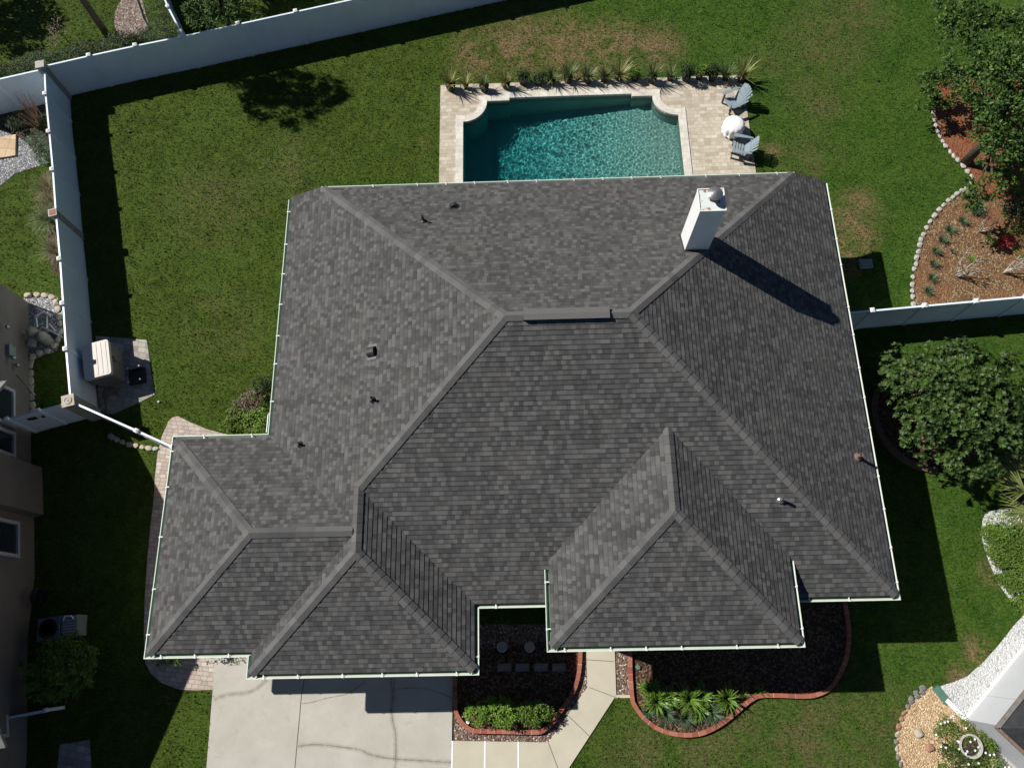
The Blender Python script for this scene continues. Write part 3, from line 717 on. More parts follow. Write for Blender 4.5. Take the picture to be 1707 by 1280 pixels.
courses([(xG, yG1, h0), (xG, yG2, h0), ap], (xG, 0, h0), (1, 0), rm, seed=61)
courses([(xG, yG1, h0), ap, Vv, (xW, yG1, h0)], (0, yG1, h0), (0, -1), rm, seed=67)
courses([(xG, yG2, h0), (xW, yG2, h0), Vv, ap], (0, yG2, h0), (0, 1), rm, seed=71)
courses([(xB1, yB, hB), apB, topB, (xB1, y1B, hB)], (xB1, 0, hB), (1, 0), rm, seed=83)
courses([(xB2, yB, hB), (xB2, y1B, hB), topB, apB], (xB2, 0, hB), (-1, 0), rm, seed=89)
courses([(xB1, yB, hB), (xB2, yB, hB), apB], (0, yB, hB), (0, 1), rm, seed=97)
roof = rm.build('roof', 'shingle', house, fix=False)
for p in roof.data.polygons:
    pass
# hip and ridge caps: short overlapping saddles
def caps(P0, P1, n1, n2, name='ridge_cap', w_=.15, start=0.0, stop=0.0, sd_=0):
    """n1, n2: normals of the two planes that meet"""
    P0 = Vector(P0); P1 = Vector(P1); d = (P1 - P0); L = d.length; d.normalize()
    dirs = []
    for n_ in (n1, n2):
        n_ = Vector(n_).normalized(); q = n_.cross(d)
        if q.z > 0 or abs(q.z) < 1e-6 and q.dot(Vector(n_)) > 0: q = -q
        dirs.append(q.normalized())
    m = MB(); ex = .27; s = start; k = 0; upv = Vector((0, 0, 1))
    while s < L - stop - .02:
        e = min(s + ex, L - stop); lo, hi = .050, .036
        a, b = P0 + d * s, P0 + d * e
        for q, n_ in zip(dirs, (n1, n2)):
            n_ = Vector(n_).normalized()
            pts = [a + upv * lo, a + q * w_ + n_ * (lo * .7), b + q * w_ + n_ * (hi * .7), b + upv * hi]
            uvs = [(sd_, s + .05), (sd_, s + .05), (sd_, s + .05), (sd_, s + .05)]
            uvs = [(sd_ * 9.1, k * .27 + .1)] * 4
            m.face(pts, 0, uvs)
            m.face([pts[1], pts[2], pts[2] - n_ * .03, pts[1] - n_ * .045], 0, uvs)
            m.face([pts[0], pts[1], pts[1] - n_ * .045, pts[0] - upv * .045], 0, uvs)
        s = e; k += 1
    return m.build(name, 'cap', roof, fix=False)
nE, nW, nN_, nS = (T, 0, 1), (-T, 0, 1), (0, T, 1), (0, -T, 1)
caps((xW + dN + .05, yN - .05, hN), R1, nW, nN_, sd_=1); caps((xE - dN - .05, yN - .05, hN), R2, nE, nN_, sd_=2)
caps((xE - .14, yS + .14, h0 + T * .14), R2, nE, nS, sd_=3); caps(J, R1, nW, nS, sd_=4)
caps(R1, R2, nN_, nS, sd_=5)
caps(A, J, nW, nE, sd_=6); caps((xW + .14, yG3 + .14, h0 + T * .14), A, nW, nS, sd_=7); caps((xG3 - .14, yG3 + .14, h0 + T * .14), A, nE, nS, sd_=8)
caps((xG + .14, yG1 - .14, h0 + T * .14), ap, nW, nN_, sd_=9); caps((xG + .14, yG2 + .14, h0 + T * .14), ap, nW, nS, sd_=10); caps(ap, Vv, nN_, nS, sd_=11, stop=.1)
caps((xB1 + .14, yB + .14, hB + T * .14), apB, nW, nS, sd_=12); caps((xB2 - .14, yB + .14, hB + T * .14), apB, nE, nS, sd_=13); caps(apB, topB, nW, nE, sd_=14)
# ridge vent: a raised capped strip
m = MB(); xa, xb = G(872, 527, zR).x, G(1016, 524, zR).x
for sgn in (-1, 1):
    m.face([(xa, yR, zR + .105), (xb, yR, zR + .105), (xb, yR + sgn * .17, zR + .075), (xa, yR + sgn * .17, zR + .075)], 0, [(i * .3, 0) for i in (0, 9, 9, 0)])
    m.face([(xa, yR + sgn * .17, zR + .075), (xb, yR + sgn * .17, zR + .075), (xb, yR + sgn * .165, zR + .055), (xa, yR + sgn * .165, zR + .055)], 1)
    m.face([(xa, yR + sgn * .13, zR + .07), (xb, yR + sgn * .13, zR + .07), (xb, yR + sgn * .13, zR - .06), (xa, yR + sgn * .13, zR - .06)], 1)
for x in (xa, xb): m.face([(x, yR, zR + .105), (x, yR + .17, zR + .085), (x, yR + .13, zR - .05), (x, yR - .13, zR - .05), (x, yR - .17, zR + .085)], 1)
m.build('ridge_vent', ['cap', 'black'], roof, fix=False)

# gutters
def gutter(P0, P1, z, e0, e1, nm='gutter', straps=True, ph=.5, inner_white=False):
    """outer rim from P0 to P1, inside on the left hand; e: +1 convex corner, -1 inner corner, 0 open end"""
    P0 = Vector((*P0, z)); P1 = Vector((*P1, z)); d = (P1 - P0); L = d.length; d.normalize(); q = Vector((-d.y, d.x, 0))
    prof = [(.165, -.17), (.045, -.14), (0, 0), (.024, 0), (.072, -.085), (.165, -.085), (.165, .02), (.178, .02), (.178, -.20)]
    mi = [0, 0, 0, 0, 1, 1, 0, 0]
    m = MB()
    def pt(k, o, zz): return (P0 + d * (e0 * o) if k == 0 else P1 - d * (e1 * o)) + q * o + Vector((0, 0, zz))
    for i in range(len(prof) - 1):
        (o1, z1), (o2, z2) = prof[i], prof[i + 1]
        m.face([pt(0, o1, z1), pt(1, o1, z1), pt(1, o2, z2), pt(0, o2, z2)], mi[i])
    for k, e in ((0, e0), (1, e1)):
        if e == 0: m.face([pt(k, 0, -.13), pt(k, 0, 0), pt(k, .17, 0), pt(k, .17, -.17)], 0)
    g = m.build(nm, ['gutter', 'gutter_in'], house, fix=False)
    if straps:
        s = ph
        while s < L - .3:
            sm = MB(); c = P0 + d * s
            sm.beam(c + q * -.006 + Vector((0, 0, .006)), c + q * .17 + Vector((0, 0, .010)), .035, .008)
            sm.beam(c + q * -.006 + d * .02 + Vector((0, 0, .014)), c + q * .035 + d * .02 + Vector((0, 0, .014)), .05, .014)
            sm.build('gutter_strap', 'strap', g)
            s += random.choice([1.0, 1.15, 1.3, 1.55])
    return g
gutter((xE - dN + .0, yN), (xW + dN, yN), hN, 0, 0, ph=.6)
gutter((xE, yS), (xE, yN - .08), h0, 1, 0)
gutter((xB2 - .02, yS), (xE, yS), h0, 0, 1); gutter((xG3, yS), (xB1 + .1, yS), h0, -1, 0)
gutter((xG3, yG3), (xG3, yS), h0, 1, -1); gutter((xW, yG3), (xG3, yG3), h0, 1, 1); gutter((xW, yG2), (xW, yG3), h0, -1, 1, straps=False)
gutter((xG, yG2), (xW, yG2), h0, 1, -1); gutter((xG, yG1), (xG, yG2), h0, 1, 1); gutter((xW, yG1), (xG, yG1), h0, -1, 1)
gutter((xW, yN - .08), (xW, yG1), h0, 0, -1)
gutter((xB1, y1B - .12), (xB1, yB), hB, 0, 1, ph=.35); gutter((xB1, yB), (xB2, yB), hB, 1, 1); gutter((xB2, yB), (xB2, y1B + .05), hB, 1, 0)
# soffits, rake boards and walls
m = MB(); i_ = .15
m.prism([(xW + i_, yS + .3), (xE - i_, yS + i_), (xE - i_, yN - .17), (xE - .66, yN - .68), (xW + .66, yN - .68), (xW + i_, yN - .17)], h0 - .20, h0 - .17)
m.prism([(xG + i_, yG2 + i_), (xW + .2, yG2 + i_), (xW + .2, yG1 - i_), (xG + i_, yG1 - i_)], h0 - .205, h0 - .175)
m.prism([(xW + i_, yG3 + i_), (xG3 - i_, yG3 + i_), (xG3 - i_, yS + .5), (xW + i_, yS + .5)], h0 - .21, h0 - .18)
m.prism([(xB1 + i_, yB + i_), (xB2 - i_, yB + i_), (xB2 - i_, yS + .9), (xB1 + i_, yS + .9)], hB - .20, hB - .17)
m.prism([(xW + dN + .1, yN - 1.2), (xE - dN - .1, yN - 1.2), (xE - dN - .1, yN - .15), (xW + dN + .1, yN - .15)], hN - .20, hN - .17)
m.build('soffit', 'white', house)
m = MB()
for (xa, xb) in ((xE - .14, xE - dN), (xW + .14, xW + dN)):
    za = h0 + T * .14; m.face([(xa, yN - .05, za - .006), (xb, yN - .05, hN - .006), (xb, yN - .05, hN - .18), (xa, yN - .05, za - .16)])
    m.face([(xa, yN - .09, za - .006), (xb, yN - .09, hN - .006), (xb, yN - .09, hN - .18), (xa, yN - .09, za - .16)])
m.build('rake_board', 'gutter', house, fix=False)
o_ = .62
for poly, z in (([(xW + o_, yS + o_), (xE - o_, yS + o_), (xE - o_, yN - o_), (xW + o_, yN - o_)], h0 - .16),
                ([(xG + o_, yG2 + o_), (xW + .9, yG2 + o_ + .003), (xW + .9, yG1 - o_), (xG + o_, yG1 - o_)], h0 - .17),
                ([(xW + o_ + .004, yG3 + o_), (xG3 - o_, yG3 + o_), (xG3 - o_, yS + 1.2), (xW + o_ + .004, yS + 1.2)], h0 - .175),
                ([(xB1 + o_, yB + o_), (xB2 - o_, yB + o_), (xB2 - o_, yS + 1.3), (xB1 + o_, yS + 1.3)], hB - .16),
                ([(xW + dN + .3, yN - 1.4), (xE - dN - .3, yN - 1.4), (xE - dN - .3, yN - o_ - .004), (xW + dN + .3, yN - o_ - .004)], hN - .165)):
    m = MB(); m.prism(poly, 0, z); m.build('wall', 'stucco', house)
# downspouts on the west side corner
m = MB(); m.tube([(xW + .02, yG1 + .75, h0 - .06), (xW - .045, yG1 + .62, h0 - .02), (xW - .05, yG1 + .05, h0 - .03)], .022); m.build('downspout', 'strap', house)
m = MB(); m.tube([(xG + .5, yG1 - .16, h0 + .055), (xW - .75, yG1 - .16, h0 + .055)], .028); m.build('downspout', 'strap', house)
# chimney
cx0, cx1, cy0, cy1, cz = 4.955, 5.675, 11.2, 11.90, 7.66
m = MB(); m.box(((cx0 + cx1) / 2, (cy0 + cy1) / 2, (4.6 + cz) / 2), (cx1 - cx0, cy1 - cy0, cz - 4.6)); ch = m.build('chimney', 'white', house)
m = MB(); t_ = .028
for c, d in ((((cx0 + cx1) / 2, cy0 - .002, cz + .012), (cx1 - cx0 + .02, t_, .05)), (((cx0 + cx1) / 2, cy1 + .002, cz + .012), (cx1 - cx0 + .02, t_, .05)), ((cx0 - .002, (cy0 + cy1) / 2, cz + .0125), (t_, cy1 - cy0 - .03, .05)), ((cx1 + .002, (cy0 + cy1) / 2, cz + .0125), (t_, cy1 - cy0 - .03, .05))): m.box(c, d)
m.build('rim', 'white', ch)
def rust_mat():
    m, n, l, b = newmat('rust_streaked_top')
    p = pos(n); f = ramp(n, l, noise(n, l, p, 4.5, 5, .65), [(.53, (0, 0, 0)), (.60, (1, 1, 1))])
    l.new(mixc(n, l, f, (.62, .68, .66), (.34, .13, .05)), b.inputs['Base Color']); b.inputs['Roughness'].default_value = .6
    return m
MAT['rust'] = rust_mat()
m = MB(); m.box(((cx0 + cx1) / 2, (cy0 + cy1) / 2, cz + .006), (cx1 - cx0 - .035, cy1 - cy0 - .035, .008)); m.build('top_plate', 'rust', ch)
fx, fy = cx0 + .40, cy0 + .38
m = MB(); m.lathe([(.10, 0), (.10, .16), (.14, .165), (.14, .27)], (fx, fy, cz + .01), 20); m.build('flue', 'dark', ch)
m = MB(); m.lathe([(.215, .0), (.218, .02), (.16, .06), (.09, .09), (.03, .11), (0, .115)], (fx, fy, cz + .28), 28); m.build('flue_cap', 'metal', ch)
m = MB(); m.face([(cx0 - .05, cy0 - .05, hN + T * (yN - cy0 + .05) + .03), (cx1 + .05, cy0 - .05, hN + T * (yN - cy0 + .05) + .03), (cx1 + .05, cy1 + .05, hN + T * (yN - cy1 - .05) + .03), (cx0 - .05, cy1 + .05, hN + T * (yN - cy1 - .05) + .03)])
m.build('flashing', 'dark', ch, fix=False)
# plumbing vents and roof vents; each stands on its own plane
def on_plane(u, v, n_, ref):
    n_ = Vector(n_); d = RM @ Vector(((u - 853.5) / FPX, -(v - 640.0) / FPX, -1.0)); c = Vector((0, 0, CAM_H))
    s = n_.dot(Vector(ref) - c) / n_.dot(d); return c + d * s
def vent_pipe(u, v, n_, ref, h=.30, r=.04, mat='dark', fl='dark', flash=.11):
    p = on_plane(u, v, n_, ref); q = Vector(n_).normalized()
    M = Matrix.Translation(p) @ q.to_track_quat('Z', 'Y').to_matrix().to_4x4()
    m = MB(); m.lathe([(r, -.1), (r, h), (r * .75, h), (r * .7, h - .06)], (p.x, p.y, p.z), 12); o = m.build('vent_pipe', mat, roof)
    m = MB(); m.lathe([(flash, .02), (flash * .95, .03), (r * 1.5, .06), (r * 1.1, .11)], (0, 0, 0), 14)
    for i, w_ in enumerate(m.v): m.v[i] = tuple(M @ Vector(w_))
    m.build('pipe_boot', fl, o)
PW, PN, PS, PE = (nW, (xW, 0, h0)), (nN_, (0, yN, hN)), (nS, (0, yS, h0)), (nE, (xE, 0, h0))
vent_pipe(706, 369, *PN, h=.32, r=.035); vent_pipe(622, 667, *PW, h=.28, r=.04, fl='black'); vent_pipe(501, 741, *PW, h=.25, r=.035, fl='black')
vent_pipe(1301, 834, *PS, h=.34, r=.045, mat='metal', fl='metal'); vent_pipe(1429, 762, *PE, h=.33, r=.055, mat='copper', fl='copper', flash=.14)
def hood(u, v, n_, ref, w_, d_, h_, mt, rot=0):
    p = on_plane(u, v, n_, ref); q = Vector(n_).normalized()
    B = Matrix.Translation(p) @ q.to_track_quat('Z', 'Y').to_matrix().to_4x4() @ Matrix.Rotation(rot, 4, 'Z')
    m = MB(); n2 = 8; P = []
    for i in range(n2 + 1):
        a = pi * i / n2; P.append((-cos(a) * w_ / 2, sin(a) * h_))
    for i in range(n2):
        (a, b), (c, d) = P[i], P[i + 1]
        m.face([B @ Vector((a, -d_ / 2, b)), B @ Vector((c, -d_ / 2, d)), B @ Vector((c, d_ / 2, d)), B @ Vector((a, d_ / 2, b))])
    for y in (-d_ / 2, d_ / 2 * .98): m.face([B @ Vector((a, y, b)) for a, b in P], 1)
    o = m.build('roof_vent', [mt, 'black'], roof, fix=False)
    m = MB(); m.box((0, 0, .014), (w_ * 1.5, d_ * 1.3, .02), M=B); m.build('vent_base', mt, o)
hood(621, 587, *PW, .34, .26, .17, 'dark'); hood(757, 345, *PN, .22, .20, .13, 'dark')

# ------------------------------------------------------------------ fences
def fence(name, label, caps_w, H, posts=None, ps=.13, group=None, seam=True, ends=(True, True), cap=True):
    """caps_w: world points of the posts"""
    c0 = caps_w[0]; t = thing(name, label, 'fence', (c0[0], c0[1], 0), 0, group)
    L = [Vector((p[0] - c0[0], p[1] - c0[1], 0)) for p in caps_w]
    for i in range(len(L) - 1):
        a, b = L[i], L[i + 1]; d = (b - a).normalized(); ang = math.atan2(d.y, d.x)
        mid = (a + b) / 2; ln = (b - a).length - ps
        m = MB(); m.box((mid.x, mid.y, H * .5), (ln, .045, H - .16), ang)
        pn = m.build('panel', 'vinyl', t)
        for z in (.06, H - .06):
            m = MB(); m.box((mid.x, mid.y, z), (ln, .065, .12), ang); m.build('rail', 'vinyl', t)
    for i, p in enumerate(L):
        if (i == 0 and not ends[0]) or (i == len(L) - 1 and not ends[1]): continue
        d = (L[min(i + 1, len(L) - 1)] - L[max(i - 1, 0)]); ang = math.atan2(d.y, d.x)
        m = MB(); m.box((p.x, p.y, (H + .05) / 2), (ps, ps, H + .05), ang); po = m.build('post', 'vinyl', t)
        if cap:
            m = MB(); m.box((p.x, p.y, H + .065), (ps + .035, ps + .035, .03), ang)
            s = (ps + .03) / 2; R_ = Matrix.Rotation(ang, 3, 'Z'); c = [R_ @ Vector((a * s, b * s, 0)) + p + Vector((0, 0, H + .08)) for a, b in ((-1, -1), (1, -1), (1, 1), (-1, 1))]
            tp = p + Vector((0, 0, H + .12))
            for k in range(4): m.face([c[k], c[(k + 1) % 4], tp])
            m.build('post_cap', 'white', po)
    return t
FH = 1.75
back = [(-19.36, 22.45), (-17.55, 22.9), (-15.70, 23.33), (-13.85, 23.72), (-11.54, 24.26), (-9.19, 24.81), (-6.80, 25.37), (-4.4, 25.93), (-2.0, 26.49), (.4, 27.05), (2.8, 27.6), (5.2, 28.15)]
fence('vinyl_fence', 'long white vinyl privacy fence along the back of the lawn behind the pool', back, FH, ends=(False, True))
side = [(-19.28, 22.25), (-19.02, 21.06), (-18.54, 19.24), (-18.08, 17.48), (-17.62, 15.56), (-17.11, 13.59), (-16.68, 11.78), (-16.26, 10.0), (-15.80, 8.2)]
fence('vinyl_fence', 'white vinyl privacy fence down the left side of the lawn, beside the storage shed', side, FH, ends=(False, False))
fence('vinyl_fence', 'white fence section left of the back corner, behind the bare crape myrtle', [(-23.2, 21.35), (-21.3, 21.83), (-19.45, 22.28)], FH, ends=(True, False))
fence('vinyl_fence', 'white fence running away up between the two back neighbours', [(-13.9, 23.95), (-14.6, 25.3), (-15.5, 27.2), (-16.4, 29.1)], FH, ps=.11, ends=(True, True))
fence('vinyl_fence', 'white vinyl fence on the right between mulch bed and magnolia', [(10.3, 10.56), (12.18, 10.69), (14.02, 10.82), (15.84, 10.94), (17.6, 11.06), (19.4, 11.18), (21.2, 11.3)], 1.6, ends=(False, True))
fence('fence_gate', 'white gate from the shed corner of the fence to the corner of the grey roof', [(-15.56, 7.96), (-13.28, 6.93), (-11.98, 6.34)], FH, ps=.11, ends=(False, True))
g = fence('fence_gate', 'white gate with black latch between the fence corner and the tan neighbour house', [(-15.98, 8.02), (-16.9, 7.78), (-17.95, 7.5)], 1.62, ps=.11, ends=(False, True))
m = MB(); m.box((-1.35, -.41, 1.25), (.30, .03, .16), .2); m.box((-1.0, -.33, 1.2), (.10, .04, .10), .2); m.build('latch', 'black', g)
fence('low_rail', 'white rail at the lower left corner beside the tan house', [G(-40, 1207, .9)[:2], G(78, 1183, .9)[:2]], .9, ps=.1)
def pillar(x, y, h, s, mat, topmat, label, rz, planter=False):
    t = thing('fence_pillar', label, 'fence pillar', (x, y, 0), rz)
    m = MB(); m.box((0, 0, h / 2), (s, s, h)); m.build('shaft', mat, t)
    m = MB(); m.box((0, 0, h + .02), (s + .05, s + .05, .04)); m.build('pillar_cap', topmat, t)
    return t
pillar(-19.36, 22.35, 1.95, .30, 'vinyl_old', 'stone', 'grey weathered square pillar at the back left fence corner', .2)
pl = pillar(-17.66, 15.5, 1.85, .26, 'vinyl_old', 'frame', 'grey pillar with brown square cap halfway along the left fence', .25)
m = MB(); m.box((0, 0, 1.892), (.23, .23, .02)); m.build('cap_inset', 'terracotta', pl)
pl = pillar(-15.80, 8.05, 1.82, .38, 'vinyl_old', 'stone_cream', 'square pillar with patterned pale stone cap at the fence corner by the shed', .25)
m = MB(); m.lathe([(.13, 0), (.14, .02), (.10, .03), (.09, .012), (.05, .015), (.045, .03), (0, .035)], (0, 0, 1.86), 20); m.build('cap_relief', 'stone', pl)

# ------------------------------------------------------------------ leaves, blades, plants
def leaf(m, p, d, up, L, W, fold=.25, mi=0):
    d = d.normalized(); s = d.cross(up)
    if s.length < 1e-3: s = d.orthogonal()
    s.normalize(); u = s.cross(d)
    a = p; b = p + d * L; c1 = p + d * L * .5 + s * W / 2 + u * fold * W * .5; c2 = p + d * L * .5 - s * W / 2 + u * fold * W * .5; mdl = p + d * L * .5
    i = len(m.v); m.v += [tuple(a), tuple(c1), tuple(b), tuple(c2)]
    m.f.append((i, i + 1, i + 2)); m.f.append((i, i + 2, i + 3)); m.m += [mi, mi]; m.uv += [[(0, 0)] * 3] * 2
def blade(m, p, d, L, W, droop=.5, seg=4, mi=0):
    """strap leaf arching outwards"""
    d = d.normalized(); s = Vector((-d.y, d.x, 0))
    if s.length < 1e-3: s = Vector((1, 0, 0))
    s.normalize(); i = len(m.v); cur = Vector(p); dd = Vector(d)
    for k in range(seg + 1):
        t = k / seg; wv = W * (1 - t ** 2) * .5 + .002
        m.v += [tuple(cur + s * wv), tuple(cur - s * wv)]
        cur = cur + dd * (L / seg); dd = (dd + Vector((d.x, d.y, 0)) * droop * .25 - Vector((0, 0, droop * .45))).normalized() if k > 0 else dd
    for k in range(seg): m.f.append((i + 2 * k, i + 2 * k + 1, i + 2 * k + 3, i + 2 * k + 2)); m.m.append(mi); m.uv.append([(0, 0)] * 4)
def rnd(a, b): return random.uniform(a, b)
def rdir(zmin=-.2):
    while True:
        v = Vector((rnd(-1, 1), rnd(-1, 1), rnd(zmin, 1)))
        if .1 < v.length < 1: return v.normalized()
def crown(m, blobs, n, L, W, rosette=0, zmin=-.4, fill=.35):
    """blobs: (centre, radii). leaves sit through each blob's outer volume"""
    tot = sum(r[0] * r[1] for c, r in blobs)
    for c, r in blobs:
        k = int(n * r[0] * r[1] / tot); c = Vector(c)
        cl = max(.10, L * 1.25); nc = int(max(5, min(90, 3.2 * r[0] * r[1] / (cl * cl) * .55)))
        subs = []
        for _ in range(nc):
            d = rdir(zmin); q = rnd(max(fill, .45), 1.0) ** .5 * (1 + rnd(-.16, .14))
            subs.append((Vector((d.x * r[0], d.y * r[1], d.z * r[2])) * q, d, rnd(.7, 1.35)))
        for _ in range(k):
            if random.random() < .82:
                o_, d, ss = random.choice(subs); e = rdir(-.5); e.z *= .6
                p = c + o_ + e * cl * ss * rnd(.3, 1.0); d = (d + e * .8).normalized()
            else:
                d = rdir(zmin); q = rnd(fill, 1.0) ** .45 * (1 + rnd(-.12, .12))
                p = c + Vector((d.x * r[0], d.y * r[1], d.z * r[2])) * q
            if p.z < .05: continue
            if rosette:
                ax = (d + Vector((0, 0, .6)) + rdir(-1) * .35).normalized(); sx_ = ax.orthogonal().normalized(); sy_ = ax.cross(sx_); a0 = rnd(0, 6.28)
                for j in range(rosette):
                    a = a0 + j * 2.4; t = rnd(.25, .8)
                    dr = (sx_ * cos(a) + sy_ * sin(a)) * 1.0 + ax * t
                    leaf(m, p, dr, ax, L * rnd(.7, 1.15), W * rnd(.8, 1.1))
            else:
                dr = (d * .6 + rdir(-.6)).normalized(); leaf(m, p, dr, (Vector((0, 0, 1)) + d * .5).normalized(), L * rnd(.6, 1.2), W * rnd(.7, 1.2))
    return m
def limbs(m, base, tips, r0, bend=.25, n=6):
    for tip in tips:
        b = Vector(base); t = Vector(tip); mid = (b + t) / 2 + Vector((rnd(-bend, bend), rnd(-bend, bend), rnd(0, bend)))
        m.tube([b, (b + mid) / 2 + Vector((rnd(-.05, .05), rnd(-.05, .05), 0)), mid, (mid + t) / 2, t], [r0, r0 * .8, r0 * .6, r0 * .4, r0 * .15], n)
def tree(name, label, loc_, blobs, n, L, W, mat, trunk_h, r, rosette=0, bark='bark', cat='tree', group=None, zmin=-.4, fill=.35):
    t = thing(name, label, cat, (loc_[0], loc_[1], 0), 0, group)
    m = MB(); m.tube([(0, 0, -.05), (.03, .02, trunk_h * .5), (0, 0, trunk_h)], [r * 1.25, r, r * .85], 9)
    limbs(m, (0, 0, trunk_h * .9), [Vector(c) + Vector((rnd(-.2, .2), rnd(-.2, .2), 0)) * rr[0] for c, rr in blobs], r * .6)
    m.build('trunk', bark, t, smooth=True)
    crown(MB(), [], 0, 0, 0) if False else None
    c = crown(MB(), blobs, n, L, W, rosette, zmin, fill); c.build('crown', mat, t, fix=False)
    return t
def blobset(R, H0, n, rr, flat=.7, seed=1):
    rs = random.Random(seed); B = [((0, 0, H0), (R * .62, R * .62, R * .5))]
    for i in range(n):
        a = 2 * pi * i / n + rs.uniform(-.25, .25); q = R * rs.uniform(.50, .72); r = R * rr * rs.uniform(.8, 1.15)
        B.append(((cos(a) * q, sin(a) * q, H0 + rs.uniform(-.35, .2) * R * flat), (r, r, r * .8)))
    for i in range(n // 2):
        a = 2 * pi * i / (n // 2) + rs.uniform(-.4, .4); q = R * .35; r = R * rr * .9
        B.append(((cos(a) * q, sin(a) * q, H0 + R * .35 * flat), (r, r, r * .7)))
    return B
# magnolia
cg = G(1600, 668, 2.2)
tree('magnolia_tree', 'round glossy magnolia tree below the white fence, right of the house', (cg.x, cg.y), blobset(2.55, 2.1, 11, .36, .8, 4), 4200, .14, .055, 'lf_magnolia', 1.3, .10, rosette=9, zmin=-.3)
c0 = Vector((14.35, 7.25, 0))
pts = [c0 + Vector((cos(radians(a)), sin(radians(a)), 0)) * 2.0 for a in range(120, 266, 8)]
o = curb_mesh(pts, .2, 0, .14).build('brick_edging', 'oldbrick'); setp(o, 'curved brick edging in the shade around the foot of the magnolia', 'edging')
sheet('mulch_bed', None, .011, 'mulch', world=[c0 + Vector((cos(radians(a)), sin(radians(a)), 0)) * 1.95 for a in range(0, 360, 12)])
# big tree top right
bl = [((0, 0, 3.3), (1.4, 1.7, 1.0)), ((-.7, 1.2, 3.2), (1.0, 1.2, .8)), ((-.5, -1.0, 2.8), (.9, 1.0, .7)), ((1.0, 1.6, 3.4), (1.6, 1.5, .9)), ((1.2, -1.6, 3.0), (1.2, 1.4, .8)), ((-.9, -2.5, 2.1), (.7, .5, .4)), ((-1.5, -2.9, 1.9), (.45, .3, .25)),
      ((-1.0, 2.6, 3.0), (.9, 1.0, .6)), ((.3, 3.2, 3.2), (1.4, 1.3, .8)), ((2.4, 0, 3.3), (1.5, 1.8, 1.0)), ((-.3, 1.2, 4.0), (.9, 1.0, .7)), ((1.6, -3.2, 2.1), (.8, .7, .45)), ((-.9, 4.2, 3.0), (.9, .9, .6)), ((2.5, 3.4, 3.3), (1.6, 1.6, .9))]
tree('broadleaf_tree', 'tall dark green broadleaf tree over the red mulch, top right', (17.75, 17.7), bl, 21000, .17, .085, 'lf_oak', 2.2, .16, zmin=-.6, fill=.15)
cg = G(1562, 150, 1.2)
tree('broadleaf_shrub', 'bright green leafy shrub at the upper end of the stone edging, under the tall tree', (cg.x + .15, cg.y), [((0, 0, 1.3), (.75, .8, .7)), ((-.5, -.4, 1.0), (.45, .45, .45)), ((.4, .5, 1.4), (.5, .5, .4)), ((-.3, .6, 1.2), (.4, .4, .4))], 2300, .14, .07, 'lf_oak', .8, .04, cat='shrub', fill=.2)
cg = G(1590, 5, .8)
tree('broadleaf_shrub', 'low green shrub cut off by the top edge right of the lawn', (cg.x, cg.y), [((0, 0, .9), (.8, .7, .6)), ((.8, .3, .9), (.6, .6, .5))], 1200, .14, .07, 'lf_oak', .5, .04, cat='shrub')
cg = G(1690, 295, .5)
tree('broadleaf_shrub', 'yellow green young shrub below the tall tree beside the stone edging bend', (cg.x, cg.y), [((0, 0, .8), (.6, .6, .5)), ((-.3, -.5, .7), (.4, .4, .35))], 700, .16, .08, 'lf_hedge', .4, .03, cat='shrub')
cg = G(1690, 345, .4)
tree('broadleaf_shrub', 'dark twiggy shrub between the tall tree and the bare pruned shrubs', (cg.x, cg.y), [((0, 0, .7), (.75, .6, .45)), ((.7, -.4, .5), (.6, .6, .4))], 1200, .11, .05, 'lf_dark', .4, .03, cat='shrub')
cg = G(1715, 400, .2)
tree('broadleaf_shrub', 'soft green ground shrub behind the red leaved plant at the right edge', (cg.x, cg.y), [((0, 0, .2), (.8, 1.0, .3)), ((-.2, .9, .2), (.6, .6, .3))], 1500, .07, .03, 'lf_hedge', .15, .02, cat='shrub')
# trees outside the back fence that shade the lawn and the neighbours' ground
tree('broadleaf_shrub', 'dark dense shrub behind the back fence, right of the dividing fence', (-12.7, 25.9), [((0, 0, 1.2), (1.1, .9, .6)), ((-.8, -.4, 1.2), (.8, .8, .5)), ((.9, .1, 1.1), (.9, .7, .6)), ((-.2, .9, 1.3), (1.0, .8, .6)), ((.2, -.6, 1.0), (.9, .7, .5)), ((-1.0, .8, 1.1), (.7, .7, .5))], 6500, .15, .055, 'lf_oak', 1.6, .08, fill=.2)
tree('broadleaf_tree', 'tall tree beyond the top left corner casting shade on the neighbour lawn', (-26.8, 28.4), blobset(2.0, 4.2, 7, .42, .8, 9), 4500, .2, .1, 'lf_oak', 3.0, .14)
tree('broadleaf_tree', 'leafy tree just beyond the top edge behind the back fence', (-14.2, 28.6), blobset(1.4, 4.4, 7, .42, .8, 12), 3200, .18, .09, 'lf_oak', 3.0, .12)
# pole
p0 = G(183, 65)
tree('tall_tree', 'tall tree whose dark bare trunk crosses the top edge left of the mulch patch', (p0.x, p0.y), [((0, .45, 8.3), (1.1, 1.0, .9)), ((-1.9, .9, 8.2), (.8, .7, .6)), ((-1.0, .1, 8.1), (.9, .8, .6)), ((1.0, .3, 8.5), (1.0, .9, .8)), ((.2, -.9, 8.4), (.8, .8, .6)), ((1.5, -.3, 8.0), (.7, .7, .5)), ((-.4, .9, 8.0), (.7, .6, .5)), ((-.5, -.9, 7.6), (.6, .6, .4))], 8500, .16, .075, 'lf_oak', 7.6, .12, zmin=-.6, fill=.08)
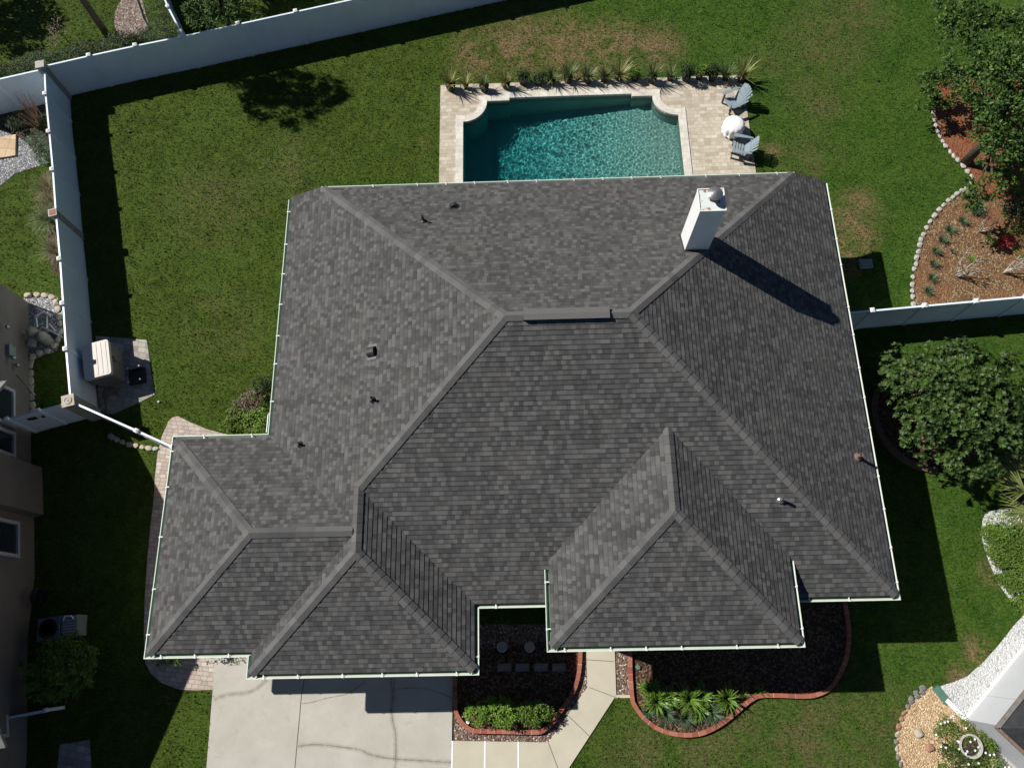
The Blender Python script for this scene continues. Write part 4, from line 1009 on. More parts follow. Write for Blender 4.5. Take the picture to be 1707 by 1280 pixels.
# hedge band behind the back fence
def hedge(name, label, pts, wd, ht, n, L, W, mat, cat='hedge'):
    P = [Vector((p[0], p[1], 0)) for p in pts]; c0 = P[0]; t = thing(name, label, cat, tuple(c0))
    ln = [(P[i + 1] - P[i]).length for i in range(len(P) - 1)]; tot = sum(ln); m = MB()
    for _ in range(n):
        s = rnd(0, tot); i = 0
        while i < len(ln) - 1 and s > ln[i]: s -= ln[i]; i += 1
        d = (P[i + 1] - P[i]).normalized(); q = Vector((-d.y, d.x, 0)); a = rnd(-1, 1)
        z = ht * (rnd(.35, 1) if random.random() < .7 else rnd(.1, .9)) * (1 - abs(a) ** 4 * .4) * (.85 + .2 * sin(s * 3.1 + i * 2))
        p = P[i] + d * s + q * a * wd / 2 * (.9 + .2 * sin(s * 5 + i)) + Vector((0, 0, z)) - c0
        leaf(m, p, rdir(-.3), Vector((rnd(-.3, .3), rnd(-.3, .3), 1)).normalized(), L * rnd(.6, 1.2), W * rnd(.7, 1.2))
    m.build('foliage', mat, t, fix=False)
    m = MB()
    for k in range(int(tot / .35)):
        s = (k + .5) * .35; i = 0
        while i < len(ln) - 1 and s > ln[i]: s -= ln[i]; i += 1
        d = (P[i + 1] - P[i]).normalized(); p = P[i] + d * s - c0
        m.tube([p, p + Vector((rnd(-.1, .1), rnd(-.1, .1), ht * .8))], [.025, .008], 5)
    m.build('stem', 'bark', t)
    return t
hedge('low_hedge', 'low scrubby dark green hedge growing along the outside of the back fence', [(-23.2, 23.2), (-20.72, 23.86), (-18.5, 24.5), (-16.48, 25.0), (-15.0, 25.3)], 1.1, .8, 9000, .09, .04, 'lf_dark')
cg = G(1700, 925, .7)
hp = [G(1662, 875, .5), G(1668, 905, .5), G(1677, 945, .5), G(1694, 980, .5), G(1712, 1004, .5)]
hedge('clipped_hedge', 'bright green clipped hedge at the right edge beside the curved white gravel', [(p.x + .50, p.y) for p in hp], 1.75, .75, 15000, .075, .036, 'lf_hedge')
tree('round_bush', 'small bright green bush at the top of the clipped hedge under the palm', G(1662, 880, .2)[:2], [((0, 0, .45), (.55, .5, .3))], 900, .07, .035, 'lf_lime', .3, .02, cat='bush', fill=.2)
# scrub at the house corner
for k, (u, v, r, h, mt, lb) in enumerate([(388, 700, .42, .5, 'lf_hedge', 'green shrub beside the house corner nearest the side path'), (418, 668, .40, .45, 'lf_pink', 'half dead brownish shrub against the left eave'), (436, 643, .35, .45, 'lf_dark', 'small dark shrub under the left eave, farthest from the corner'),
                                          (425, 700, .42, .5, 'lf_lime', 'bright green shrub tucked in the inner corner of the roof'), (402, 680, .35, .35, 'lf_pink', 'sparse grey twiggy shrub between the two green corner shrubs')]):
    p = G(u, v, h * .6)
    tree('shrub', lb, (p.x, p.y), [((0, 0, h * .7), (r, r, h * .45)), ((r * .5, r * .3, h * .5), (r * .6, r * .6, h * .4))], 420, .09, .045, mt, h * .5, .02, cat='shrub', group='shrubs at the house corner', fill=.1)
# shrub by the front left wall: mostly under the eave
tree('potted_shrub', 'small leafy shrub by the corner wall under the lower left eave, shading the driveway corner', (-11.28, .12), [((0, 0, 1.25), (.30, .24, .25)), ((.3, -.05, 1.25), (.30, .22, .24)), ((-.3, .0, 1.15), (.3, .24, .24)), ((.1, .1, 1.5), (.25, .2, .2))], 480, .07, .035, 'lf_hedge', .9, .025, cat='shrub', fill=.05)
for k in range(3):
    p = G(262 + k * 16, 1106, .35)
    tree('shrub', ['leftmost', 'middle', 'rightmost'][k] + ' of the small green shrubs just showing below the lower left gutter', (p.x, p.y + .12), [((0, 0, .35), (.2, .16, .18))], 160, .07, .035, 'lf_hedge', .2, .012, cat='shrub', group='shrubs below the left gutter', fill=.1)
# clumps of strap leaves
def clump_mesh(n, L, W, droop, spread=1.0, up=.55, r0=.06):
    m = MB()
    for _ in range(n):
        a = rnd(0, 2 * pi); e = rnd(.15, 1.0); d = Vector((cos(a) * spread * e, sin(a) * spread * e, up + rnd(0, .7)))
        blade(m, Vector((cos(a) * r0 * rnd(0, 1), sin(a) * r0 * rnd(0, 1), 0)), d, L * rnd(.6, 1.1), W * rnd(.7, 1.1), droop * rnd(.6, 1.3))
    return m
def clump(name, label, loc_, n, L, W, droop, mat, cat='plant', group=None, spread=1.0, up=.55, flowers=None):
    o = clump_mesh(n, L, W, droop, spread, up).build(name, mat, fix=False); o.location = (loc_[0], loc_[1], .012); o.rotation_euler[2] = rnd(0, 6)
    return setp(o, label, cat, group)
# lilies and liriope of the right front bed
for u, v, s, lb in [(1085, 1148, .55, 'upright green lily at the top left of the brick-edged lily bed'), (1095, 1168, .75, 'broad green lily clump at the left of the brick-edged lily bed'), (1115, 1163, .6, 'green lily clump second from the left along the shadow in the lily bed'), (1150, 1165, .85, 'largest green lily clump in the middle of the lily bed'),
                    (1170, 1160, .65, 'green lily clump right of the largest one by the shadow edge'), (1213, 1165, .8, 'green lily clump at the right end of the lily bed'), (1165, 1183, .6, 'green lily clump below the largest one in the lily bed')]:
    p = G(u, v, .25); clump('lily_plant', lb, p, 85, s * .85, .075, 1.1, 'lf_lily', group='lilies in the brick-edged bed')
for u, v, s, lb in [(1110, 1190, .48, 'blue green grassy tuft at the lower left of the lily bed'), (1145, 1198, .42, 'blue green grassy tuft at the lowest point of the lily bed'), (1185, 1187, .55, 'blue green grassy tuft at the lower right of the lily bed'), (1082, 1185, .3, 'thin grassy tuft beside the left curve of the lily bed edging')]:
    p = G(u, v, .2); clump('grass_tuft', lb, p, 130, s, .018, .8, 'lf_blue', group='grassy tufts in the lily bed')
for k, (u, v) in enumerate([(1265, 1150), (1275, 1153), (1240, 1157)]):
    p = G(u, v, .1); clump('lily_plant', ['small sprout by the brick edging at the right tip of the lily bed', 'smallest sprout touching the brick edging right of the lilies', 'short lily sprout where the brick edging bends'][k], p, 14, .3, .04, .7, 'lf_lily', group='lilies in the brick-edged bed')
# lime shrubs of the left front bed
for k, (u, v, r, lb, mt) in enumerate([(796, 1190, .30, 'lime green shrub nearest the driveway in the small front bed', 'lf_lime'), (833, 1183, .42, 'largest lime green shrub in the middle of the small front bed', 'lf_lime'), (845, 1192, .33, 'lime green shrub just below the largest one in the small front bed', 'lf_lime'),
                                       (878, 1190, .30, 'mid green shrub right of the middle in the small front bed', 'lf_hedge'), (905, 1185, .28, 'darker green shrub nearest the front walk in the small front bed', 'lf_hedge'), (891, 1196, .2, 'smallest shrub close to the brick edging by the front walk', 'lf_hedge')]):
    p = G(u, v, .25)
    tree('shrub', lb, (p.x, p.y), [((0, 0, .38), (r * 1.1, r, .34)), ((r * .6, 0, .3), (r * .5, r * .5, .25)), ((-r * .6, .15, .28), (r * .5, r * .5, .25))], int(2600 * r), .085, .04, mt, .2, .015, cat='shrub', group='shrubs in the small front bed', fill=.1)
# little tufts on the tan mulch
for k, (u, v) in enumerate([(1625, 352), (1604, 368), (1583, 383), (1571, 400), (1560, 419), (1556, 440), (1553, 463), (1547, 485), (1590, 418)]):
    p = G(u, v, .1)
    nm = ['first', 'second', 'third', 'fourth', 'fifth', 'sixth', 'seventh', 'eighth', 'stray right-hand'][k]
    clump('grass_tuft', nm + ' grassy tuft counted from the top along the stone edging on the tan mulch' if k < 8 else 'tiny grassy tuft standing right of the row on the tan mulch', p, 70 if k < 8 else 25, .34 if k < 8 else .2, .02, .8, 'lf_blue', group='grassy tufts on the tan mulch')
p = G(1631, 350, .2); clump('grass_clump', 'darker rounded grass clump at the head of the tuft row, near the tall tree', (p.x, p.y + .1), 160, .42, .018, 1.0, 'lf_blue', cat='plant')
p = G(1583, 200, .2); clump('grass_tuft', 'pale tuft on the red mulch under the tall tree', p, 40, .3, .02, .8, 'lf_blue')
for k, (u, v) in enumerate([(1620, 435), (1648, 396), (1617, 430), (1655, 404)]):
    p = G(u, v, .05); clump('weed', ['green weed left of the bare pruned shrub by the fence', 'green weed below the upper bare shrub', 'low weed hugging the left bare shrub', 'small weed between the upper bare shrub and the red plant'][k], p, 22, .2, .03, .8, 'lf_lime')
# red plant
p = G(1673, 405, .2)
tree('red_leaf_plant', 'small plant with bright red leaves on the mulch at the right edge', (p.x, p.y), [((0, 0, .3), (.22, .2, .18)), ((.2, .15, .25), (.15, .15, .12))], 220, .11, .06, 'lf_red', .15, .015, cat='plant', fill=.1)
# bare pruned shrubs
def bare(label, u, v, tips, r=.03, h=1.0, group='bare pruned shrubs'):
    p = G(u, v); m = MB()
    for du, dv, hh in tips:
        q = G(u + du, v + dv, hh) - p
        mid = q * .5 + Vector((rnd(-.06, .06), rnd(-.06, .06), .05))
        m.tube([(0, 0, 0), q * .25 + Vector((rnd(-.04, .04), rnd(-.04, .04), 0)), mid, q], [r, r * .85, r * .7, r * .35], 6)
        for _ in range(5):
            e = mid.lerp(q, rnd(.2, .7)); m.tube([e, e + Vector((rnd(-.2, .2), rnd(-.2, .2), rnd(.1, .3)))], [r * .45, r * .2], 5)
    o = m.build('bare_shrub', 'bark_pale', smooth=True); o.location = p; setp(o, label, 'shrub', group)
bare('bare pale branched shrub nearest the white fence, the left one', 1592, 460, [(22, -44, 1.0), (40, -28, .95), (42, -8, .8), (30, -2, .6), (10, -20, .7), (35, -18, .9), (18, -12, .5)])
bare('bare pale branched shrub near the tall tree, above the others', 1632, 388, [(20, -30, .9), (33, -20, .8), (10, -24, .7), (26, -8, .6), (16, -40, .9)], .025)
bare('bare pale branched shrub at the right edge above the white fence', 1671, 456, [(30, -30, .9), (37, -14, .8), (24, -8, .6), (34, -22, .8)], .035)
# palm at the right
t = thing('fan_palm', 'palm with long yellow green fronds reaching in at the right edge', 'palm', tuple(G(1700, 842)))
m = MB(); m.tube([(0, 0, 0), (0, 0, .9)], [.16, .12], 9); m.build('trunk', 'bark', t)
def frond(az, L, n=13, sp=.95, z=.9):
    m = MB(); d = Vector((cos(az), sin(az), .28)).normalized(); s = Vector((-d.y, d.x, 0)).normalized()
    st_ = Vector((0, 0, z)); pet = st_ + d * L * .45
    m.tube([st_, pet], [.014, .01], 5)
    for k in range(n):
        a = (k / (n - 1) - .5) * 2 * sp; dd = (d * cos(a) + s * sin(a)); blade(m, pet, dd, L * (.75 - .22 * abs(a)), .06, .22, 3)
    return m
for k in range(15):
    frond(radians(rnd(-12, 12) + k * 24), rnd(1.5, 2.0), z=rnd(.9, 1.4)).build('frond', 'lf_palm', t, fix=False)
p = G(1722, 780); t = thing('feathery_palm', 'second palm with brownish lower fronds just under the magnolia', 'palm', tuple(p))
m = MB(); m.tube([(0, 0, 0), (0, 0, .7)], [.14, .10], 9); m.build('trunk', 'bark', t)
for k in range(12): frond(radians(rnd(-15, 15) + k * 30), rnd(.9, 1.3), z=rnd(.5, .9)).build('frond', 'lf_straw' if k % 3 == 0 else 'lf_dark', t, fix=False)
p = G(1700, 885, .5); clump('grass_clump', 'yellowish ornamental grass spilling over the clipped hedge at the right edge', (p.x + .2, p.y), 150, .8, .02, .7, 'lf_yellow')
# neighbour's garden plants
p = G(65, 212)
t = thing('crape_myrtle', 'bare brown multi stemmed crape myrtle in front of the left back fence', 'tree', tuple(p))
m = MB()
for k in range(26):
    q = G(65 + rnd(-60, -18), 212 + rnd(-62, -10), rnd(1.5, 2.4)) - p; q.x += .2
    mid = q * .5 + Vector((.15, -.1, -.05))
    m.tube([(rnd(-.06, .06), rnd(-.06, .06), 0), mid * .5, mid + Vector((rnd(-.1, .1), rnd(-.1, .1), 0)), q], [.045, .035, .02, .006], 5)
m.build('trunk', 'bark_tan', t, smooth=True)
for k, (u, v, lb) in enumerate([(62, 235, 'fine leaved green shrub beside the left fence, above the gravel'), (30, 205, 'dark green shrub at the foot of the crape myrtle'), (72, 255, 'small green shrub at the tip of the grey gravel, by the fence'), (74, 205, 'green shrub between the crape myrtle and the side fence')]):
    p = G(u, v, .3); tree('shrub', lb, (p.x, p.y), [((0, 0, .35), (.42, .42, .3)), ((.1, -.3, .3), (.28, .28, .22))], 600, .10, .03, 'lf_blue' if k in (0, 2) else 'lf_dark', .2, .015, cat='shrub', group='shrubs left of the side fence', fill=.1)
for k, (u, v, lb) in enumerate([(82, 318, 'upper straw coloured ornamental grass leaning on the left fence'), (84, 368, 'middle straw coloured ornamental grass by the grey pillar'), (95, 420, 'lower straw coloured ornamental grass left of the side fence'), (90, 345, 'straw coloured ornamental grass just above the grey pillar')]):
    p = G(u, v, .2); clump('ornamental_grass', lb, p, 260, .95, .012, .9, 'lf_straw' if k != 1 else 'lf_spiky', cat='grass', group='ornamental grasses along the left fence')
p = G(105, 60, .4)
tree('shrub', 'thin pinkish twiggy shrub on the lawn behind the back fence', (p.x, p.y), [((0, 0, .8), (.35, .5, .4)), ((-.2, -.6, .6), (.3, .4, .3))], 350, .08, .04, 'lf_pink', .6, .02, cat='shrub', fill=.1)
p = G(272, 20, .3)
tree('shrub', 'brownish scrubby shrub right of the mulch patch behind the back fence', (p.x, p.y), [((0, 0, .4), (.7, .8, .35)), ((-.4, .7, .4), (.6, .6, .3)), ((.3, -.7, .4), (.5, .5, .3))], 1400, .08, .035, 'lf_dark', .3, .02, cat='shrub', fill=.1)
curb_mesh(gp([(218, -30), (240, 35), (248, 48)]), .04, 0, .12).build('bed_edging', 'stone_grey').__setitem__('label', 'thin grey garden edging beside the mulch patch behind the back fence')
setp(bpy.data.objects['bed_edging'], cat='edging')
m = MB(); m.box((0, 0, .04), (1.25, 1.05, .08)); o = m.build('garden_slab', 'slabtan'); o.location = G(2, 247, .04); o.rotation_euler[2] = .17; o.location.z = .012
setp(o, 'tan square paved slab lying on grey gravel at the left edge', 'paving slab')

# ------------------------------------------------------------------ potted plants behind the pool
def pot_mesh(r, h): 
    m = MB(); m.lathe([(r * .72, 0), (r * .95, h * .7), (r, h), (r * 1.06, h), (r * 1.06, h * 1.04), (r * .93, h * 1.04), (r * .9, h * .85), (0, h * .85)], (0, 0, 0), 18); return m
POTS = [(751, 137, 'y', .21, .55, 'yellow spiky plant in the largest black pot at the left end of the pool row'), (777, 139, 'y', .11, .42, 'small yellowish spiky potted plant second from the left behind the pool'), (807, 139, 's', .20, .34, 'low dark spiky plant in a wide pot third from the left behind the pool'),
        (843, 135, 'y', .18, .52, 'yellow tipped spiky potted plant fourth from the left behind the pool'), (872, 127, 'b', .20, .3, 'round leafy bush in a black pot fifth from the left behind the pool'), (897, 127, 'b', .19, .28, 'dark leafy potted bush sixth from the left behind the pool'), (919, 127, 's', .18, .48, 'spiky potted plant seventh from the left behind the pool'),
        (947, 124, 's', .19, .62, 'tallest spiky potted plant left of the pool centre, eighth in the row'), (980, 124, 's', .20, .45, 'spiky potted plant ninth from the left behind the pool'), (1007, 124, 's', .16, .42, 'grey green spiky potted plant tenth from the left behind the pool'), (1031, 121, 'y', .17, .6, 'bright yellow spiky potted plant right behind the pool centre'),
        (1058, 122, 'g', .16, .36, 'lush green potted plant just right of the bright yellow one'), (1087, 124, 's', .20, .6, 'wide spiky potted plant behind the right part of the pool'), (1117, 123, 's', .14, .42, 'thin spiky potted plant right of the wide one'), (1144, 121, 'b', .20, .62, 'tall feathery bush in a pot behind the right end of the pool'),
        (1165, 121, 'g', .15, .40, 'leafy green potted plant right of the tall feathery bush'), (1188, 121, 'b', .19, .42, 'bushy potted plant third from the right end of the row'), (1210, 121, 's', .17, .46, 'spiky potted plant second from the right end of the row'), (1237, 122, 'y', .20, .66, 'yellow spiky potted plant at the right end of the row on the grass edge')]
for u, v, k, r, s, lb in POTS:
    h = r * 1.5; p = G(u, v, h); p.y -= .16; s *= 1.3 if k in 'ys' else 1.0
    t = thing('potted_plant', lb, 'potted plant', (p.x, p.y, .052 if p.y < DY1 - .1 and u < 1230 else .0), rnd(0, 6), 'potted plants behind the pool')
    pot_mesh(r, h).build('pot', 'pot', t, smooth=False)
    m = MB(); m.lathe([(r * .9, h * .9), (0, h * .92)], (0, 0, 0), 14); m.build('soil', 'soil', t)
    if k in 'ys':
        m = MB()
        for i in range(60 if r > .15 else 40):
            a = rnd(0, 2 * pi); e = rnd(.1, 1.1); d = Vector((cos(a) * e, sin(a) * e, rnd(.5, 1.0)))
            blade(m, Vector((0, 0, h * .92)), d, s * rnd(.5, 1.1) * 1.1, .042, .25 * rnd(.5, 1.5), 3)
        m.build('foliage', 'lf_yellow' if k == 'y' else 'lf_spiky', t, fix=False)
    else:
        m = crown(MB(), [((0, 0, h + s * .45), (r * 1.35, r * 1.3, s * .5)), ((r * .4, .05, h + s * .3), (r * .9, r * .9, s * .4))], 650 if s > .3 else 420, .10, .04, 0, -.4, .1)
        m.build('foliage', 'lf_dark' if k == 'b' else 'lf_hedge', t, fix=False)

# ------------------------------------------------------------------ garden chairs and covered table
def adirondack(label, x, y, rz):
    """front towards +x; seat low, fan back at -x"""
    t = thing('adirondack_chair', label, 'chair', (x, y, .052), rz, 'chairs beside the pool')
    m = MB()
    for k in range(5):
        xx = .32 - k * .115; m.beam((xx, -.27, .34 - k * .035), (xx, .27, .34 - k * .035), .095, .022)
    m.build('seat', 'chairp', t)
    for k in range(7):
        a = (k - 3) * .072; top = Vector((-.52, (k - 3) * .098, .95 - abs(k - 3) ** 2 * .018)); bot = Vector((-.14, (k - 3) * .066, .18))
        m = MB(); m.beam(bot, top, .066 + .012, .018, up=Vector((1, 0, .4)).normalized()); m.build('back_slat', 'chairp', t)
    m = MB(); m.beam((-.31, -.30, .52), (-.31, .30, .52), .07, .022); m.beam((-.43, -.26, .74), (-.43, .26, .74), .05, .02); m.build('back_rail', 'chairp', t)
    for s in (-1, 1):
        m = MB(); a = [(.40, s * .40, .565), (.34, s * .46, .565), (.0, s * .44, .56), (-.36, s * .40, .55), (-.38, s * .33, .55), (.0, s * .32, .56), (.36, s * .30, .565)]
        n = len(a); m.face(a); m.face([(p[0], p[1], p[2] - .022) for p in reversed(a)])
        for i in range(n): q, w_ = a[i], a[(i + 1) % n]; m.face([q, w_, (w_[0], w_[1], w_[2] - .022), (q[0], q[1], q[2] - .022)])
        m.build('armrest', 'chairp', t)
        m = MB(); m.beam((.34, s * .31, 0), (.34, s * .31, .545), .025, .09, up=Vector((0, 1, 0))); m.build('front_leg', 'chairdark', t)
        m = MB(); m.beam((.40, s * .285, .30), (-.52, s * .285, .03), .022, .11); m.build('side_rail', 'chairdark', t)
        m = MB(); m.beam((-.30, s * .31, .0), (-.33, s * .31, .54), .025, .07, up=Vector((0, 1, 0))); m.build('rear_leg', 'chairdark', t)
    return t
p = G(1225, 168, .4); adirondack('blue grey slatted garden chair above the white covered table', p.x, p.y, radians(202))
p = G(1237, 246, .4); adirondack('blue grey slatted garden chair below the white covered table, nearest the roof', p.x, p.y, radians(168))
p = G(1224, 208, .5)
t = thing('covered_table', 'round low table under a gathered white cover between the two garden chairs', 'table', (p.x, p.y, .052))
m = MB(); n = 48; prof = [(.0, .60), (.16, .597), (.30, .575), (.38, .53), (.43, .44), (.41, .30), (.40, .16), (.43, .10)]
i0 = 0
for kk, (r, z) in enumerate(prof):
    for j in range(n):
        a = 2 * pi * j / n; q = r * (1 + (.0 if kk < 3 else .02 * min(kk - 2, 3)) * sin(j * pi * 2 / 4)); m.v.append((q * cos(a), q * sin(a), z))
for kk in range(len(prof) - 1):
    for j in range(n):
        a = kk * n + j; b = kk * n + (j + 1) % n; m.f.append((a, b, b + n, a + n)); m.m.append(0); m.uv.append([(0, 0)] * 4)
m.build('cover', 'fabric', t, smooth=True)
m = MB(); m.lathe([(.36, 0), (.38, .02), (.37, .12), (.36, .3), (0, .3)], (0, 0, 0), 24); m.build('base', 'chairdark', t)

# ------------------------------------------------------------------ shed and things on the pad
A_ = G(224, 606); B_ = G(224, 638); ang = math.atan2(A_.y - B_.y, A_.x - B_.x) - pi / 2
sx0, sy0, sh = .95, 1.38, 1.12
t = thing('storage_shed', 'beige resin storage shed with rounded pale lid against the left fence', 'shed', (-15.50, 9.83, 0), .25)
m = MB(); m.prism([(-.42, -.64), (.42, -.64), (.45, -.61), (.45, .61), (.42, .64), (-.42, .64)], 0, sh - .12); m.build('body', 'resin_grey', t)
m = MB(); r = .10; P = []
for cx, cy, a0 in ((.48 - r, -.69 + r, -90), (.48 - r, .69 - r, 0), (-.48 + r, .69 - r, 90), (-.48 + r, -.69 + r, 180)):
    for i in range(6): a = radians(a0 + i * 18); P.append((cx + r * cos(a), cy + r * sin(a)))
m.prism(P, sh - .16, sh); m.v = m.v
for i in range(5): m.box((-.34 + i * .17, 0, sh + .004), (.075, 1.24, .012))
m.build('lid', 'resin', t)
m = MB(); m.box((.455, 0, .5), (.012, .02, .9)); m.box((.465, .08, .8), (.03, .03, .16)); m.box((.465, -.08, .8), (.03, .03, .16)); m.build('door_handle', 'dark', t)
t = thing('upturned_table', 'dark low table lying upside down with pale feet, right of the shed', 'table', tuple(G(230, 628, .02)), .2)
m = MB(); m.box((0, 0, .03), (.62, .62, .04)); m.box((0, .28, .09), (.5, .03, .08)); m.box((0, -.28, .09), (.5, .03, .08)); m.build('tabletop', 'dark', t)
for sx_ in (-1, 1):
    for sy_ in (-1, 1):
        m = MB(); m.tube([(sx_ * .2, sy_ * .24, .05), (sx_ * .22, sy_ * .27, .32)], .022, 8); l_ = m.build('leg', 'dark', t)
        m = MB(); m.lathe([(.04, .32), (.045, .34), (.03, .37), (0, .375)], (sx_ * .22, sy_ * .27, 0), 10); m.build('foot', 'stone', l_)
for k, (u, v) in enumerate([(243, 620), (216, 600)]):
    pass
p = G(246, 575)
# stones
def stone_variant(seed, flat=.55):
    rs = random.Random(seed); bm = bmesh.new()
    for i in range(26):
        a = rs.uniform(0, 2 * pi); z = rs.uniform(-1, 1); q = (1 - abs(z) ** 3) ** .4
        e = 3.0; k = (abs(cos(a)) ** e + abs(sin(a)) ** e) ** (-1 / e)
        bm.verts.new((cos(a) * q * k * rs.uniform(.82, 1), sin(a) * q * k * rs.uniform(.82, 1), z * flat))
    bmesh.ops.convex_hull(bm, input=bm.verts[:])
    for v in [v for v in bm.verts if not v.link_faces]: bm.verts.remove(v)
    bmesh.ops.bevel(bm, geom=bm.edges[:], offset=.07, segments=1, affect='EDGES')
    bmesh.ops.recalc_face_normals(bm, faces=bm.faces)
    me = bpy.data.meshes.new('stone'); bm.to_mesh(me); bm.free(); return me
def hash_(v): return int(abs(v.x * 97 + v.y * 31 + v.z * 53) * 10)
SV = [stone_variant(i) for i in range(6)]
def stone(name, label, p, size, mat, rz, group=None, cat='stone', elong=1.25):
    me = random.choice(SV); key = me.name + mat
    if key not in STM:
        c = me.copy(); c.materials.clear(); c.materials.append(MAT[mat]); STM[key] = c
    o = bpy.data.objects.new(name, STM[key]); COL.objects.link(o)
    o.location = (p[0], p[1], size * .28); o.rotation_euler = (0, 0, rz); o.scale = (size * elong * rnd(.9, 1.1), size * rnd(.85, 1.1), size * rnd(.8, 1.1))
    return setp(o, label, cat, group)
STM = {}
def edge_row(px, sp, size, mat, label, group, name='edging_stone', elong=1.3):
    P = smooth_path(gp(px), 8); acc = 0; last = P[0]
    for i in range(1, len(P)):
        seg = (P[i] - P[i - 1]).length; acc += seg
        if acc >= sp:
            acc = 0; d = P[i] - P[i - 1]; stone(name, label, P[i] + Vector((rnd(-.015, .015), rnd(-.015, .015), 0)), size * rnd(.88, 1.08), mat if isinstance(mat, str) else random.choice(mat), math.atan2(d.y, d.x) + rnd(-.12, .12), group, elong=elong)
edge_row(EDGE, .235, .105, 'stone', 'pale grey rounded stone in the curved edging between right lawn and mulch', 'stones edging the right mulch bed', elong=1.3)
edge_row([(35, 496), (50, 493), (68, 492), (85, 495), (94, 503), (97, 518), (100, 535), (101, 555), (96, 570), (85, 582), (70, 588), (58, 592), (53, 603), (52, 620), (53, 645), (55, 670), (57, 690)], .29, .13, ['stone_cream'], 'cream rounded stone in the edging round the neighbour pool equipment', 'stones edging the neighbour equipment bed')
edge_row([(178, 722), (192, 731), (207, 738), (222, 742), (240, 746), (262, 748)], .23, .11, ['stone_cream', 'stone'], 'pale stone in the short row beside the side path and gate', 'stones by the side path')
edge_row([(1548, 1146), (1530, 1158), (1514, 1175), (1503, 1195), (1496, 1220), (1494, 1245), (1499, 1268), (1508, 1290)], .20, .085, ['stone_red', 'stone', 'stone_grey', 'stone_cream'], 'rough stone in the edging of the tan gravel bed, lower right', 'stones edging the tan gravel bed')
edge_row([(1549, 1143), (1530, 1150), (1518, 1165)], .22, .09, ['stone_grey'], 'dark flat stone behind the tan gravel edging, nearest the lawn', 'dark stones by the tan gravel bed')
p = G(1530, 1221); stone('boulder', 'brown rock standing in the tan gravel, the upper one', p, .15, 'stone_cream', .4, cat='rock', elong=1.05)
p = G(1549, 1246); stone('boulder', 'rusty brown rock standing in the tan gravel, the lower one', p, .14, 'stone_red', 1.2, cat='rock', elong=1.1)
for k in range(9):
    p = G(181 + (k % 4) * 6 + rnd(-2, 2), 650 + (k // 4) * 6 + rnd(-2, 2)); stone('rock', 'small rock in the pile in front of the storage shed', p, .09, random.choice(['stone_grey', 'stone_red']), rnd(0, 3), 'rocks in front of the shed', 'rock')
m = MB(); m.beam(G(173, 652, .06), G(178, 688, .06), .05, .1); o = m.build('timber_edging', 'bark_tan'); setp(o, 'short brown timber edging between the fence foot and the rock pile', 'edging')
# sprinkler heads, valve covers
def disc(name, label, u, v, r, mat, h=.03, cat='cover'):
    m = MB(); m.lathe([(r, 0), (r, h * .7), (r * .85, h), (0, h)], (0, 0, 0), 16); o = m.build(name, mat); p = G(u, v); o.location = (p.x, p.y, .012); return setp(o, label, cat)
disc('valve_cover', 'pale green round cap on the mulch at the top left of the lily bed', 1063.5, 1112, .075, 'greenboard', .07)
t = disc('drain_ring', 'small white ring in the small front bed beside the brick edging', 780, 1203, .06, 'white', .08)
disc('sprinkler', 'small dark sprinkler head in the lawn near the left fence', 216, 221, .05, 'black', .06, 'sprinkler')
disc('sprinkler', 'small sprinkler head in the lawn below the shed pad', 265, 670, .05, 'stone', .05, 'sprinkler')
disc('sprinkler', 'small sprinkler head in the lawn left of the pool deck', 690, 245, .04, 'black', .05, 'sprinkler')
disc('sprinkler', 'small sprinkler head in the lawn near the right mulch bed', 1464, 136, .05, 'black', .05, 'sprinkler')
m = MB(); m.box((0, 0, .06), (.48, .36, .12)); m.box((0, 0, .125), (.40, .28, .015)); o = m.build('utility_box', 'lid'); o.location = G(1442, 441); setp(o, 'grey green utility box in the shade at the right side of the house', 'box')
# courtyard things in the deep shade
for k, (u, lb) in enumerate([(841, 'leftmost dark stepping slab in the shaded entry court'), (871, 'second dark stepping slab in the shaded entry court'), (902, 'third dark stepping slab in the shaded entry court'), (932, 'rightmost dark stepping slab in the shaded entry court')]):
    m = MB(); m.box((0, 0, .03), (.44, .24, .06)); o = m.build('stepping_slab', 'stone_grey'); p = G(u, 1112, .06); o.location = (p.x, p.y, .014); setp(o, lb, 'paving slab', 'slabs in the entry court')
for k, (u, lb) in enumerate([(837, 'left round pale pot in the shaded entry court'), (883, 'right round pale pot in the shaded entry court')]):
    p = G(u, 1078, .35); t = thing('garden_pot', lb, 'pot', (p.x, p.y, .014), 0, 'pots in the entry court')
    m = MB(); m.lathe([(.10, 0), (.16, .2), (.17, .34), (.13, .35), (.12, .28), (0, .28)], (0, 0, 0), 18); m.build('bowl', 'stone', t)
